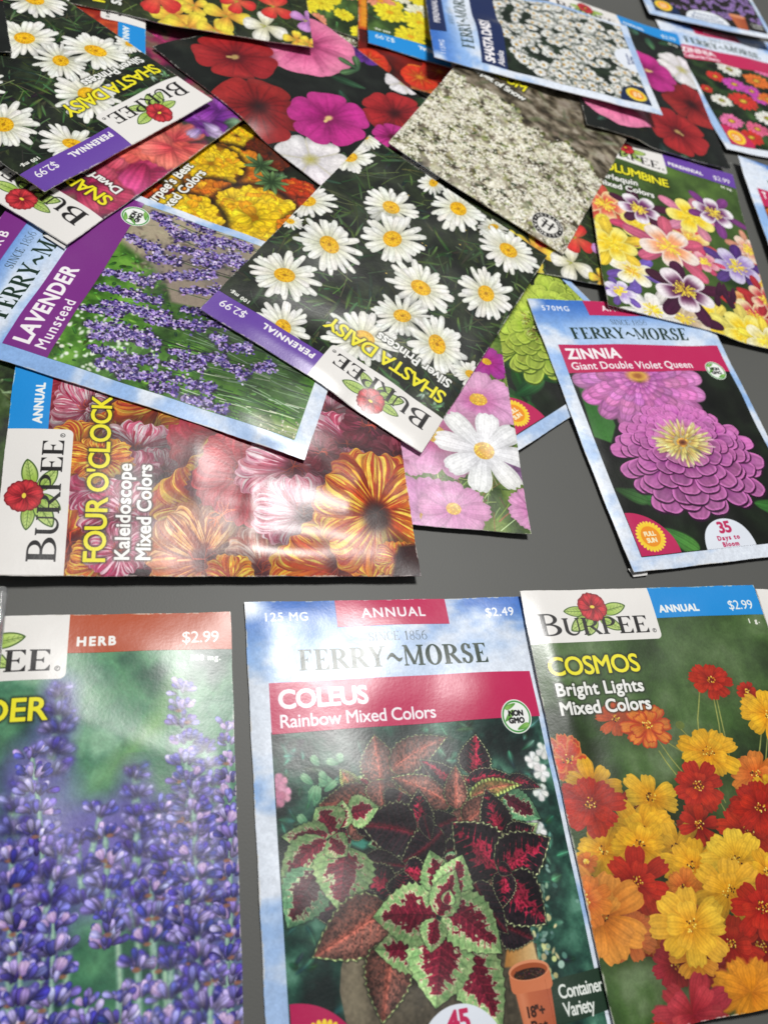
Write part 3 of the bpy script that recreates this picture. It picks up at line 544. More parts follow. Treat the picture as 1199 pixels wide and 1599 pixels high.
def print_lavender(A):
    r=A.rng; fm_base(A,31)
    b=(5,34.3,76.5,105.4); bgmix(A,['2a4a18','3c6a20','568c2c','6fa53a'],5,4,4,1.8,*b); clip=None
    keep=A.img.copy(); 
    leaves(A,420,['2f5a1c','4a8028','6aa43c','234814'],(1,3.4),(.6,1.6),(5,34,77,100))
    Z=zc(0,300,3.)
    def P(*q): return A.p(*[Z(*t) for t in q])
    A.poly(P((690,30),(560,230),(700,340),(820,480),(1000,500),(1250,300),(1300,150)),'a89c84',soft=1.2)
    A.poly(P((760,330),(800,520),(940,560),(1020,470)),'c0b090',soft=.6)
    q=P((690,30),(560,230),(1250,300),(1000,500),(820,480)); bx=A.box(q[:,0].min(),q[:,0].max(),q[:,1].min(),q[:,1].max())
    for i in range(260):
        t=P((r.uniform(620,1150),r.uniform(60,480)))[0]; A.ell(t[0],t[1],r.uniform(.4,1.4),r.uniform(.2,.6),jit(['5a5246','b0a68c','746a58'][r.integers(3)],r,.08),a=.6,rot=r.uniform(0,3),soft=.15)
    for i in range(150):
        t=P((r.uniform(200,720),r.uniform(540,860)))[0]; A.ell(t[0],t[1],r.uniform(.3,.8),r.uniform(.3,.7),jit('dfe8d8',r,.05),soft=.2)
    for i in range(240):
        t=P((r.uniform(900,1500),r.uniform(650,1260)),)[0]; A.line([t,t+[r.uniform(-1.5,1.5),-r.uniform(4,11)]],.3,jit(['2a4a24','5c8a4c','93b48a','1c3018','c8d4c0'][r.integers(5)],r,.1))
    A.poly(P((1180,1070),(1400,1130),(1370,1280),(1200,1190)),'b5a880',a=.5,soft=1.5)
    for i in range(80):
        t=P((r.uniform(1180,1420),r.uniform(1080,1250)))[0]; A.ell(t[0],t[1],.3,.25,jit('cfc6b0',r,.15))
    sp=[((560,190),(760,290)),((700,110),(800,140)),((820,100),(1000,190)),((940,210),(1180,270)),((860,190),(960,240)),((720,90),(860,230)),((790,260),(1130,330)),((690,310),(850,330)),((470,370),(720,430)),((720,400),(1010,390)),((850,470),(1040,470)),((450,450),(760,520)),((1080,290),(1140,360)),((480,530),(720,590)),((380,560),(580,590)),((600,560),(800,600)),((400,640),(640,680)),((700,620),(960,650)),((420,700),(720,700)),((850,560),(1130,620)),((960,640),(1180,660)),((420,750),(640,820)),((640,730),(750,740)),((600,800),(740,820)),((450,820),(640,870)),((760,830),(960,850)),((790,770),(880,800)),((550,880),(800,900)),((820,900),(1000,960)),((900,800),(1060,810)),((1040,830),(1160,900)),((1020,750),(1180,760)),((700,940),(830,960)),((850,990),(990,1030)),((1180,700),(1300,730)),((1180,860),(1280,840)),((1000,560),(1100,540)),((930,250),(1080,240)),((1000,1040),(1060,1060)),((980,700),(1060,720)),((900,320),(1040,350))]
    A.poly(P((700,250),(1150,280),(1190,700),(1000,760),(700,700)),'241c38',a=.28,soft=3); A.poly(P((1000,600),(1450,700),(1420,1000),(1000,950)),'2a3a28',a=.5,soft=3)
    for a,b2 in sp:
        (x0,y0),(x1,y1)=P(a,b2); A.line([(x1,y1),(x1+r.uniform(-1,3),y1+r.uniform(10,26))],.28,jit(['2c4426','4f7440','1c2a1a'][r.integers(3)],r,.1))
    for a,b2 in sp:
        (x0,y0),(x1,y1)=P(a,b2); L=math.hypot(x1-x0,y1-y0); A.line([(x0,y0),(x1,y1)],1.6,'221a3c',a=.75,soft=.5)
        n=int(L*21)
        for i in range(n):
            t=r.random(); s=r.normal()*1.15*(.5+.7*t); x=x0+(x1-x0)*t-(y1-y0)/L*s; y=y0+(y1-y0)*t+(x1-x0)/L*s
            c=['281c4c','3c2c70','5a4692','8472b8','b09cd2','cfc2e2','1c1434','a08cc8'][r.integers(8)]; A.ell(x,y,r.uniform(.28,.66),r.uniform(.2,.48),jit(c,r,.1),rot=r.uniform(0,3),soft=.03)
    m=((A.X[None,:]<b[0])|(A.X[None,:]>b[2])|(A.Y[:,None]<b[1])|(A.Y[:,None]>b[3])); A.img[m]=keep[m]
    fm_print(A,'7d2f86','HERB','800MG','$1.89','LAVENDER',40.1,'Munstead',27.4)
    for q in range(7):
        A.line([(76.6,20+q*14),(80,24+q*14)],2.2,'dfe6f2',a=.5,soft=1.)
def print_zinnia(A,green=False):
    r=A.rng; fm_base(A,77 if not green else 12); b=(5,34.,76.6,105.4); bgmix(A,['0e100e','161a14','1f2a1c'],10,5,3,1.5,*b); keep=A.img.copy()
    Z=zc(800,300,3.005); Zb=zc(800,600,3.005)
    if not green:
        A.poly(A.p(Z(300,900),Z(420,960),Z(480,1100),Z(460,1180),Z(380,1150)),'2a5a26',c2='3f7a34',g=(A.p(Z(300,900))[0],A.p(Z(470,1170))[0]),soft=.3)
        A.petal(*A.p(Zb(520,500))[0],.35,22,9,'2a5a28','3c7a36',soft=.3); A.petal(*A.p(Zb(1130,560))[0],.3,16,9,'3c7a34','2c5a26',soft=.3); A.petal(*A.p(Zb(700,680))[0],.7,14,8,'3c7a34','4f8a3c',soft=.3); A.petal(*A.p(Zb(480,490))[0],.5,12,6,'2a4a24','3c6a34',soft=.3)
        # the blurred bloom behind
        x,y=A.p(Z(580,868))[0]
        for k in range(7,-1,-1):
            n=18; R=25*(.13+.125*k)
            for i in range(n):
                a=i*6.28/n+k*.3; A.petal(x+math.cos(a)*R*.45,y+1.5+math.sin(a)*R*.4,a,R*.62+1,R*.40+.5,'a0489a',jit('d880c4',r,.08),M=np.diag([1,.85]),sh=.4,soft=.35,edge=-.2)
        x,y=A.p(Z(580,868))[0]; A.ell(x,y,4.6,2.6,'e2b050',soft=.8); A.ell(x,y,2.2,1.2,'a8683c',soft=.5)
    else: leaves(A,30,['1f4a20','2e6a2c','174018'],(8,18),(5,9),(8,60,74,104),soft=.2)
    cx,cy=(A.p(Zb(800,290))[0]) if not green else A.p((848,505))[0]
    sq=.78; Rm=29.5 if not green else 31.
    tip,mid,base=('e482cc','a43a98','480f42') if not green else ('c3da56','9cbc38','6a8a22')
    rings=7
    for k in range(rings,0,-1):
        rr=Rm*(.20+.80*(k/rings)**.9); n=int(8+k*2.1); rot=r.uniform(0,6)
        for i in r.permutation(n):
            a=rot+i*6.2832/n+r.normal()*.06; R=rr*r.uniform(.93,1.05)*((1.+.22*math.sin(a)) if not green else 1.); yo=-(rings-k)*.35*(0 if green else 1)+1.5
            px,py=cx+math.cos(a)*R*.55,cy+yo+math.sin(a)*R*.55*sq; l=R*.45+1.2; w=2*3.14*R/n*1.12
            A.petal(px,py,a,l,w,jit(base,r,.04)*.8,jit(base,r,.04)*.7,M=np.diag([1,sq]),sh=.4,soft=.25,a=.9)
            f=r.uniform(.86,1.04)*(.9+.1*math.sin(-a))
            A.petal(px,py-.35,a,l*.98,w*.94,jit(mid,r,.05)*f,jit(tip,r,.035)*(f if k<9 else f*.93),M=np.diag([1,sq]),sh=.32,streak=.07,k=6,edge=-.1,notch=.03,s0=.18,c2=jit(tip,r,.02)*1.06)
    if not green:
        A.ell(cx,cy-1,8,6,'ecdca0',a=.75,soft=3.5)
        for g,(n,rl,c) in enumerate(((26,13.,'e0b0c4'),(36,12.4,'eee0a0'),(30,10.,'f4eca4'),(22,7.,'eadc80'))):
            for i in range(n):
                a=r.uniform(0,6.28) if g else i*.314; s=r.uniform(.3,.55)*rl; x,y=cx+math.cos(a)*s,cy-1.2+math.sin(a)*s*sq
                A.petal(x,y,a*1.0 if g else a,rl*.5,1.25,jit('d0ac58',r,.1),jit(c,r,.06),M=np.diag([1,sq]),sh=.25,edge=-.25,streak=.05)
        A.ell(cx,cy-1.2,1.9,1.3,'9a5a30',soft=.3); A.ell(cx,cy-1.2,.9,.6,'5a2c1c',soft=.3)
        for i in range(26): 
            a=r.uniform(0,6.28); A.ell(cx+math.cos(a)*2.1,cy-1.2+math.sin(a)*1.5,.45,.35,jit('d89a40',r,.15))
    else:
        for i in range(260):
            a=r.uniform(0,6.28); s=9*math.sqrt(r.random()); A.line([(cx+math.cos(a)*s,cy+math.sin(a)*s*sq),(cx+math.cos(a)*s*1.15+r.normal()*.6,cy+math.sin(a)*s*sq*1.1+r.normal()*.6)],.35,jit(['4a5a18','8a9a38','b0c060','6a4a28','c8d080'][r.integers(5)],r,.1))
    m=((A.X[None,:]<b[0])|(A.X[None,:]>b[2])|(A.Y[:,None]<b[1])|(A.Y[:,None]>b[3])); A.img[m]=keep[m]
    if green: fm_print(A,'c4285a','ANNUAL','325MG','$1.99','ZINNIA',29.1,'',14.)
    else: fm_print(A,'c0285c','ANNUAL','570MG','$2.49','ZINNIA',29.1,'Giant Double Violet Queen',59.8)
    fm_sun(A,'c0285c'); 
    if not green: fm_dome(A,'35','Days to','Bloom','c0285c')
def print_columbine(A):
    r=A.rng; bgmix(A,['24361a','33491f','46602c','5a7a34'],14,6,3,1.6)
    Z=zc(800,300,3.005); Z2=zc(1000,180,6.02)
    def f(c,z,R,pet,sep,cen='f2cf3a',rot=0.,sq=.85,hollow=True):
        x,y=A.p(z(*c))[0]; k=3.005*3.75 if z is Z else 6.02*3.4; R=R/k*1.34; M=np.diag([1,sq])
        for i in range(5): A.petal(x,y,rot+.63+i*1.2566+r.normal()*.1,R*1.5*r.uniform(.85,1.1),R*.62,jit(sep,r,.05)*.75,jit(sep,r,.06),M=M,sh=.6,streak=.1,edge=-.15)
        for i in range(5):
            a=rot+i*1.2566+r.normal()*.06; A.petal(x,y,a,R*1.0,R*.78,hx(pet[0]),hx(pet[1]),M=M,sh=.45,streak=.05,edge=-.05,c2=hx(pet[1]),s0=.35)
        for i in range(44):
            a=r.uniform(0,6.28); d=R*.42*math.sqrt(r.random()); A.line([(x+math.cos(a)*d*.3,y+math.sin(a)*d*.3),(x+math.cos(a)*d,y+math.sin(a)*d*sq)],.35,jit(cen,r,.1)); A.ell(x+math.cos(a)*d,y+math.sin(a)*d*sq,.4,.35,jit('f6e05a',r,.1))
    WP=('6a2a60','f2eef2'); LV=('b49ad8','ece6f6'); YL=('f2cc28','f8ec80'); PKs='c86078'; DK='4a1c3a'; 
    sp=[((430,60),100,('e0604a','f2d8a0'),'d85848',.2),((420,220),120,YL,'f0d850',.5),((600,170),90,YL,'c84a70',1.2),((1170,420),80,('e08060','f4d8c0'),'c84a3a',.1),((1080,520),60,('d07a40','e8b070'),DK,.6),
        ((830,230),90,('e8b050','f6e0a0'),'d85a60',.8),((1140,590),100,('c84048','f0e0b0'),'b83038',.3),((910,610),110,YL,'f2e060',1.),((1100,660),110,YL,'f4e470',.2),((1190,700),90,('e8d880','f6f0c8'),'f0d850',.2),((800,600),100,('c8b090','e8dcc8'),DK,.4),((650,560),90,('f0e8e0','fcfaf4'),'f4f0e8',2.2)]
    for c,R,p,s,ro in sp: f(c,Z,R,p,s,rot=ro)
    f((590,80),Z,90,WP,DK,rot=.3); f((830,120),Z,105,YL,'d888a0',rot=.5); f((940,100),Z,95,WP,'7a3a80',rot=.9); f((1110,270),Z,80,('e09a80','f4dcc8'),'e0a080',rot=.2)
    f((560,370),Z,90,('f0e0a0','f6f4e4'),'7a60b8',cen='e8b030',rot=.9); f((500,470),Z,60,LV,'7458b0'); f((470,240),Z,95,YL,'f2d440',rot=.1); f((1050,350),Z,105,('9a80c0','d8d0ea'),'5a3a88',rot=.4)
    f((900,330),Z,60,('d8708a','f0b0bc'),'d05070',rot=.4); f((730,260),Z,125,('f0a070','f6e6dc'),'c8607c',rot=.35,cen='f4d040'); f((800,465),Z,120,('5a2048','f4ecf0'),DK,rot=.3); f((1190,500),Z,80,('c84048','f0d0b0'),'b83038')
    for i in range(5):
        x,y=A.p(Z(990+r.normal()*30,440+r.normal()*30))[0]; A.petal(x,y,r.uniform(.5,2),9,4,DK,'38142c',sh=.5)
    burpee_head(A,'6a45a5','PERENNIAL',wt='50 mg.'); burpee_title(A,'COLUMBINE',41.,[('Harlequin',24.5),('Mixed Colors',31.8)])
def print_alyssum(A):
    r=A.rng; bgmix(A,['2c261c','4a4234','6b6150','8a7f6e','a39a8a'],5,8,5,2.2,ay=.6)
    for i in range(260):
        x,y=r.uniform(0,80),r.uniform(0,54); A.ell(x,y,r.uniform(.8,3.6),r.uniform(.4,1.3),jit(['a89c8c','7f7464','4a4030','8c8878','5c6440'][r.integers(5)],r,.06),rot=r.normal()*.5,a=.7,soft=.5)
    y0=lambda x:44+2.5*math.sin(x*.18)+1.5*math.sin(x*.5+1)+.10*x
    for i in range(1500):
        x=r.uniform(0,80); y=y0(x)+r.uniform(-1,80); A.ell(x,y,r.uniform(.6,1.6),r.uniform(.5,1.1),jit(['3c4422','5a6230','7a8248','989c66','2c301a','aaa880'][r.integers(6)],r,.1),rot=r.uniform(0,3),soft=.15,a=.9)
    for i in range(650):
        x=r.uniform(-1,81); y=y0(x)+r.uniform(1,80); A.ell(x,y,r.uniform(.8,2.2),r.uniform(.6,1.4),'cfcab2',a=.55,soft=.7)
    for i in range(3300):
        x=r.uniform(-1,81); y=y0(x)+r.uniform(0,80)
        if A.noise(5,5,np.array([[x]]),np.array([[y]]))[0,0]<.34 and r.random()<.75: continue
        for j in range(r.integers(3,7)): A.ell(x+r.normal()*.9,y+r.normal()*.7,r.uniform(.24,.52),r.uniform(.2,.42),jit(['f4f0e2','e8e4d0','d4cfb4','fbf8ee'][r.integers(4)],r,.03),rot=r.uniform(0,3),soft=.14)
    x,y=69.,99.3
    A.ell(x,y,7.0,6.4,'e8e6e0'); A.ell(x,y,6.7,6.1,'1d1b1a'); A.ell(x,y,4.6,4.1,'e8e6e0')
    for t,a0,a1,fl in (('HEIRLOOM',-2.75,-.4,1),('FAVORITE',2.75,.4,-1)):
        for i,ch in enumerate(t):
            a=a0+(a1-a0)*i/7; bx,by=x+math.cos(a)*5.65,y+math.sin(a)*5.1; sg,adv=GL[ch]; k=1.35/.682; th=a+1.5708 if fl>0 else a-1.5708; c,s_=math.cos(th),math.sin(th)
            S=[]
            for (ax,ay,cx,cy) in sg:
                q=[]
                for (gx,gy) in ((ax,ay),(cx,cy)): gx=(gx-adv/2)*k; gy=-(gy-.34)*k; q+= [bx+gx*c-gy*s_,by+gx*s_+gy*c]
                S.append(tuple(q))
            b=A.box(bx-1.3,bx+1.3,by-1.3,by+1.3); sl,X,Y=b; A.mix(sl,np.clip(.5-(A.sdf(S,X,Y)-.08)*A.r,0,1),hx('e8e6e0'))
    A.ell(x-5.7,y,.35,.35,'e8e6e0'); A.ell(x+5.7,y,.35,.35,'e8e6e0'); A.line([(x-1.6,y+2.2),(x-1.2,y-2)],.9,'1d1b1a'); A.line([(x+1.3,y+2),(x+1.7,y-2.2)],.9,'1d1b1a'); A.line([(x-2.9,y-.8),(x-1,y-.2),(x+1,y-.1),(x+2.8,y-1)],.5,'1d1b1a'); A.line([(x-2.6,y-2.2),(x-1.2,y-2.2)],.5,'1d1b1a')
    burpee_head(A,'1f8fdc','ANNUAL'); A.text(3.2,31.2,'ALYSSUM',5.,'f3e92a',x2=31,bold=.17,halo='10140a',hw=1.1); A.text(4.,37.1,'Carpet of Snow',3.4,'f2f2ee',x2=33,bold=.17,halo='10140a',hw=.9)
def petunia(A,x,y,R,c0,c1,rot=0.,sq=.9,tl=0.,core='3a0a14',throat=None,n=5,vein=None):
    r=A.rng; ct,st=math.cos(tl),math.sin(tl); Rm=np.array([[ct,-st],[st,ct]]); M=Rm@np.diag([1,sq])@Rm.T
    A.ell(x+.4,y+.8,R*.95,R*.9*sq,'060a06',a=.5,soft=R*.15)
    for i in range(n): A.petal(x,y,rot+i*6.2832/n,R,R*1.32,c0,jit(c1,r,.03),M=M,sh=.85,frill=.03,notch=.05,streak=.045,k=7,edge=-.10)
    for i in range(n):
        for da in (-.35,0,.35):
            a=rot+i*6.2832/n+da; q=[]
            for t in (.1,.4,.8 if da==0 else .6): v=M@np.array([math.cos(a+da*.2*t),math.sin(a+da*.2*t)])*R*t; q.append((x+v[0],y+v[1]))
            A.line(q,.35,vein or core,a=.35,soft=.35)
        a=rot+(i+.5)*6.2832/n; v=M@np.array([math.cos(a),math.sin(a)])*R*.85; A.line([(x,y),(x+v[0],y+v[1])],.3,core,a=.35,soft=.4)
    A.ell(x,y,R*.16,R*.13,core,a=.8,soft=R*.1)
    if throat: A.ell(x,y,R*.1,R*.07,throat,soft=.4); A.petal(x,y,rot,R*.2,R*.1,throat,throat)
def print_petunia(A):
    r=A.rng; bgmix(A,['121413','1a1e1b','242b24'],8,3,3,1.4); leaves(A,46,['24382a','34503a','2a4430','1d2c22'],(8,18),(4,9),streak=.1)
    def g(px,py,R,*a,**k):
        x,y=A.p((px,py))[0]; petunia(A,x,y,R*1.14,*a,**k)
    PI=('c04a80','ee86ae'); RD=('80181f','ae2a2e'); MG=('981a6c','c83490'); WH=('dcd8dc','f4f1f3'); PU=('40206a','6a3098')
    g(545,60,11,*PU,rot=.4,core='1c0a30'); g(575,80,9,*PU,rot=.1,core='1c0a30'); g(630,128,8,*WH,rot=.9,core='a8a060',vein='b8b0b8')
    g(485,250,13.5,*WH,rot=.3,core='b0a850',vein='c4bcc4'); g(616,178,13.5,*RD,rot=.2,core='2a0c10'); g(612,215,8,*MG)
    g(480,72,20,*PI,rot=.2,core='5a1838',vein='a83a68',n=7); g(367,90,16,*RD,rot=.5,core='40101a',throat='b89a60'); g(402,175,17,'761418','a82a2c',rot=.15,core='200a0e'); g(513,186,15.5,*MG,rot=-.2,core='7a1050',throat='e0c080')
    x,y=A.p((560,110))[0]
    for a in (.2,1.4,2.3): A.petal(x,y,a,10,4.4,'304a34','4a6a44',rib=.3)
    burpee_head(A,'1f8fdc','ANNUAL',wt='30 mg.')
def print_poppy(A):
    r=A.rng; bgmix(A,['161a12','232a1a','30391f','3f4a2a'],6,4,4,1.5)
    leaves(A,300,['2c3a20','3c4c2a','4a5a34','222c1a'],(2,7),(.4,1.2)); stems(A,200,['4a5a30','5c6a3c','2a3420'],(4,10),.3)
    def four(x,y,R,c0,c1,rot=0.,c2=None,sq=.9):
        for i in range(4): A.petal(x,y,rot+i*1.571+r.normal()*.15,R,R*1.0,c0,c1,M=np.diag([1,sq]),sh=.7,streak=.06,edge=-.15,frill=.04)
        A.line([(x,y),(x+.5,y-2)],.5,'b0b040'); A.line([(x,y),(x-1.2,y-1.4)],.4,'a0a838')
    Z=zc(300,0,6.); Z2=zc(120,0,6.)
    def p(c,z=Z): return A.p(z(*c))[0]
    YO=('e8a040','f6e24a'); WH=('dcd8b0','f4f2e8'); RD=('e86a4a','dc3a38'); LI=('b070b8','d49ad8')
    for i in range(26):
        x,y=r.uniform(2,78),r.uniform(38,104)
        if x<40 and y>50: continue
        four(x,y,r.uniform(5,8),*[YO,WH,RD,LI,YO][r.integers(5)],rot=r.uniform(0,1.5))
    for c,z,R,col,ro in (((920,150),Z2,9,YO,.2),((1100,60),Z2,6,YO,.9),((-30,250),Z,9,YO,.5),((220,280),Z,7,YO,.3),((330,150),Z,9,YO,.4),((690,250),Z,8.5,WH,.3),((770,60),Z,8,RD,.6),((430,20),Z,7,RD,.2),((1080,190),Z,7,LI,.5),((970,370),Z,5,YO,.2),((1090,410),Z,4.5,YO,.9),((760,-5),Z2,9,RD,.4)):
        x,y=p(c,z); four(x,y,R*1.2,*col,rot=ro)
    burpee_head(A,'1f8fdc','ANNUAL',wt='900 mg.'); A.text(3.2,22.2,'CALIFORNIA',4.1,'f3e92a',x2=42,bold=.24,halo='10140a'); A.text(3.2,28.6,'POPPY',4.1,'f3e92a',x2=24,bold=.24,halo='10140a'); A.text(4,34.4,'Sunset Mixed',3.3,'f2f2ee',x2=34,bold=.28,halo='10140a')
def print_marigold(A):
    r=A.rng; bgmix(A,['0c0c08','161a10','24301a','3a2010'],9,4,3,1.5); 
    Z=zc(220,180,4.28)
    def P(*q): return A.p(*[Z(*t) for t in q])
    leaves(A,60,['1f3626','2c4a34'],(6,12),(1.6,3))
    for c,n in (((790,330),10),((870,460),12),((930,470),9),((780,250),7)):
        x,y=P(c)[0]
        for i in range(n): a=i*6.28/n+.3; A.petal(x,y,a,8,2.6,'2e5038','5a8058',rib=.3,sh=.5,edge=-.1)
    def ball(c,R,cs,dark):
        x,y=P(c)[0]; R=R/4.28/2.6; A.ell(x+.4,y+.8,R*1.04,R*1.0,'140a04',a=.8,soft=1.); A.ell(x,y,R*.9,R*.85,dark,soft=1.)
        for k in range(7,0,-1):
            n=6+k*4; rr=R*k/7
            for i in range(n):
                a=i*6.283/n+r.normal()*.15; t=rr*r.uniform(.7,.95); c_=cs[0] if r.random()<.6 else cs[min(len(cs)-1,int(r.random()*len(cs)))]
                A.petal(x+math.cos(a)*t*.8,y+math.sin(a)*t*.75,a+r.normal()*.6,R*.30*r.uniform(.7,1.2),R*.34,jit(c_,r,.05)*.8,jit(c_,r,.05)*1.04,sh=.35,frill=.12,edge=-.2,k=6)
    OR=['e8861c','f0a020','d8701a','f6b828']; YL=['f8cc1c','f6b818','fbd82c','f0a81c']; RD=['c03a14','d8501c','e06a20']
    for c,R,cs,d in (((640,140),95,YL,'6a3a08'),((860,260),110,['5a2008','7a2c0c','6a240a'],'2a0c04'),((200,450),150,YL,'a06a08'),((330,310),110,OR,'8a4008'),((560,400),190,OR+YL,'9a5008'),((470,330),130,YL,'a06a08'),((60,560),110,RD,'4a1408'),((480,600),150,OR,'8a4008'),((1040,560),120,RD,'5a1c08'),((760,690),190,YL,'a06a08'),((1100,800),120,OR,'5a1c08'),((300,700),150,YL,'a06a08')): ball(c,R,cs,d)
    for c,n in (((800,340),7),((870,455),9)):
        x,y=P(c)[0]
        for i in range(n): an=i*6.28/n+.3; A.petal(x,y,an,6.5,2.8,'24381f','5a7848',rib=.3,pt=True,edge=-.1)
    burpee_head(A,'1f8fdc','ANNUAL'); burpee_title(A,'MARIGOLD',36.,[("Burpee's Best",32.2),('Mixed Colors',32.2)])
def print_snapdragon(A):
    r=A.rng; bgmix(A,['2a2a26','4a2438','8a2a50','7a5a50','3a3a30'],12,11,3,2.)
    Z=zc(0,0,3.)
    def b(c,R,c0,c1,n=6,soft=.5,z=Z):
        x,y=A.p(z(*c))[0]; R=R/3./3.3
        for i in range(n): A.petal(x+r.normal()*R*.2,y+r.normal()*R*.2,r.uniform(0,6.28),R*1.1,R*.95,jit(c0,r,.05),jit(c1,r,.06),sh=.55,frill=.1,streak=.12,soft=soft,edge=-.25)
    for i in range(22): b((r.uniform(300,1300),r.uniform(300,1200)),110,['a01848','c83060','b02858','7a2040'][r.integers(4)],['d8487a','e0607a','c84080'][r.integers(3)],soft=.9)
    b((940,650),130,'2c342c','4a4a44',soft=1.2); b((560,820),150,'a8204a','d04a78'); b((700,760),150,'b8245a','e0559a'); b((690,640),140,'d83a48','f0705e',9); b((620,690),100,'d04a50','f08a78'); b((820,690),110,'d84a50','f08070',7); b((480,780),90,'b83048','d86070',7); b((960,560),110,'5a1a78','8a3aa0'); b((1020,520),90,'6a2088','a050b8'); b((960,600),60,'9a7ab8','c8b0d8',4); b((1050,580),60,'405a48','80a080',4); b((400,880),110,'a02050','d05070',5)
    burpee_head(A,'1f8fdc','ANNUAL'); burpee_title(A,'SNAPDRAGON',46.,[('Dwarf Mixed',28.5)])
def print_pinkcosmos(A):
    r=A.rng; bgmix(A,['2c4018','4a6428','6a8438','8aa050'],6,4,4,1.7); stems(A,700,['7a9a3c','4f6a28','a0b868','34481c','c0cc98','8a5a40'],(3,10),.35,(0,20,80,110),ang=-1.0,da=.8)
    Z=zc(600,560,4.796)
    def f(c,R,c0,c1,core,rot,n=8,sq=.85,z=Z,wd=.8,tl=0.):
        x,y=A.p(z(*c))[0]; R=R/4.796/3.9; ct,st=math.cos(tl),math.sin(tl); Rm=np.array([[ct,-st],[st,ct]]); M=Rm@np.diag([1,sq])@Rm.T
        A.ell(x+.4,y+.7,R*.9,R*.8*sq,'2a3a18',a=.3,soft=R*.15)
        for i in range(n): A.petal(x,y,rot+i*6.2832/n+r.normal()*.05,R*r.uniform(.93,1.05),R*wd,c0,jit(c1,r,.02),M=M,sh=.7,notch=.04,frill=.06,streak=.05,k=12,edge=-.10)
        if core: A.ell(x,y,R*.32,R*.28,core,a=.6,soft=R*.13)
        A.disc(x,y,R*.19,'d8a020','f0c838',60,M)
    PK=('c878b0','e2a0cc'); WH=('e4e4ea','f7f7f7')
    f((760,30),170,'b02888','a83a98',None,.3); f((350,1180),330,'d08ac0','dd9ccc',None,.2,wd=.85); f((1130,1130),190,*PK,None,.5); f((520,1120),230,*PK,None,.8); f((950,840),110,'8a4a98','b47ac0',None,.2)
    f((150,700),200,*PK,'a02060',.4); f((700,310),300,'cf86b8','e6aad2','b85090',.1,sq=.8); f((380,570),330,'cf7cb2','e2a2cc','b01860',.3,sq=.95)
    f((745,690),335,*WH,None,.15,n=8,sq=.9,wd=.60)
    for i in range(0): a=A.p(Z(r.uniform(160,1080),r.uniform(830,1250)))[0]; A.line([a,a+[r.uniform(-3,3),-r.uniform(2,7)]],.35,jit(['6a8a34','8aa04c','8a5a60'][r.integers(3)],r,.1))
    burpee_head(A,'1f8fdc','ANNUAL')
def print_alaska(A):
    r=A.rng; fm_base(A,41); b=(5,34.4,76.5,105.4); bgmix(A,['101810','1c281c','2a3a26'],5,3,3,1.5,*b); keep=A.img.copy()
    for i in range(400):
        x=r.uniform(3,79); y=r.uniform(33,107)
        if x<26 and y<50-.9*x+6: continue
        if x<14 and y>93: continue
        R=r.uniform(2.7,4.2); sq=r.uniform(.6,.9); A.ell(x+.2,y+.5,R*1.1,R*1.05*sq,'3c463c',a=.65,soft=.5)
        A.flower(x,y,R,15,'d4d6cc','f4f4f0',wd=R*.36,squash=sq,tilt=r.uniform(0,3),sh=.4,edge=-.2,streak=.03)
        A.ell(x,y,R*.27,R*.2,'d8a838'); A.ell(x,y-.1,R*.17,R*.12,'b88420')
    m=((A.X[None,:]<b[0])|(A.X[None,:]>b[2])|(A.Y[:,None]<b[1])|(A.Y[:,None]>b[3])); A.img[m]=keep[m]
    fm_print(A,'1d2c58','PERENNIAL','115MG','$1.99','SHASTA DAISY',40.,'Alaska',17.,gmo=False); fm_sun(A,'16294e'); fm_dome(A,'','Blooms','2nd Year','2c3c70',x=44)
def print_zinniamix(A):
    r=A.rng; fm_base(A,51); b=(5,34.4,76.5,105.4); bgmix(A,['0e140c','1a2816','2c4420','3c5c2c'],8,3,3,1.6,*b); keep=A.img.copy()
    Z=zc(980,0,5.475)
    cols={'w':('d8d890','f4f4ec'),'r':('a81c18','dc3a30'),'o':('c84814','f07a30'),'m':('8a2088','d450b8'),'p':('c03a78','f07ab0'),'k':('c8305a','ee6a90')}
    L=[((670,760),'r',60),((860,600),'w',125),((740,660),'r',85),((1130,610),'p',110),((900,730),'m',110),((1090,700),'o',125),((800,860),'w',100),((1050,790),'m',100),((980,870),'r',135),((1120,850),'m',90),((1190,850),'o',90),((880,1040),'p',110),((1190,1020),'w',120),((1100,1110),'k',110),((1050,1180),'r',110),((1300,700),'o',110),((1350,850),'m',110),((1300,1150),'p',110),((1400,1000),'r',110),((1290,950),'k',90),((1420,1200),'w',110),((1500,900),'m',120)]
    for c,k,R in L:
        x,y=A.p(Z(*c))[0]; R=R/5.475/2.75*1.05
        for g in (1.,.74,.5): A.flower(x,y,R*g,15,cols[k][0],cols[k][1],wd=R*g*.42,squash=.75,sh=.35,edge=-.25)
        A.ell(x,y,R*.3,R*.22,'8a5a1c'); A.ell(x,y,R*.2,R*.13,'e0b83c' if k!='w' else '9ab03a')
    m=((A.X[None,:]<b[0])|(A.X[None,:]>b[2])|(A.Y[:,None]<b[1])|(A.Y[:,None]>b[3])); A.img[m]=keep[m]
    fm_print(A,'c4285a','ANNUAL','400MG','$1.99','ZINNIA',29.,'California Giants',30.,gmo=False); fm_sun(A,'c4285a','f6b92c')
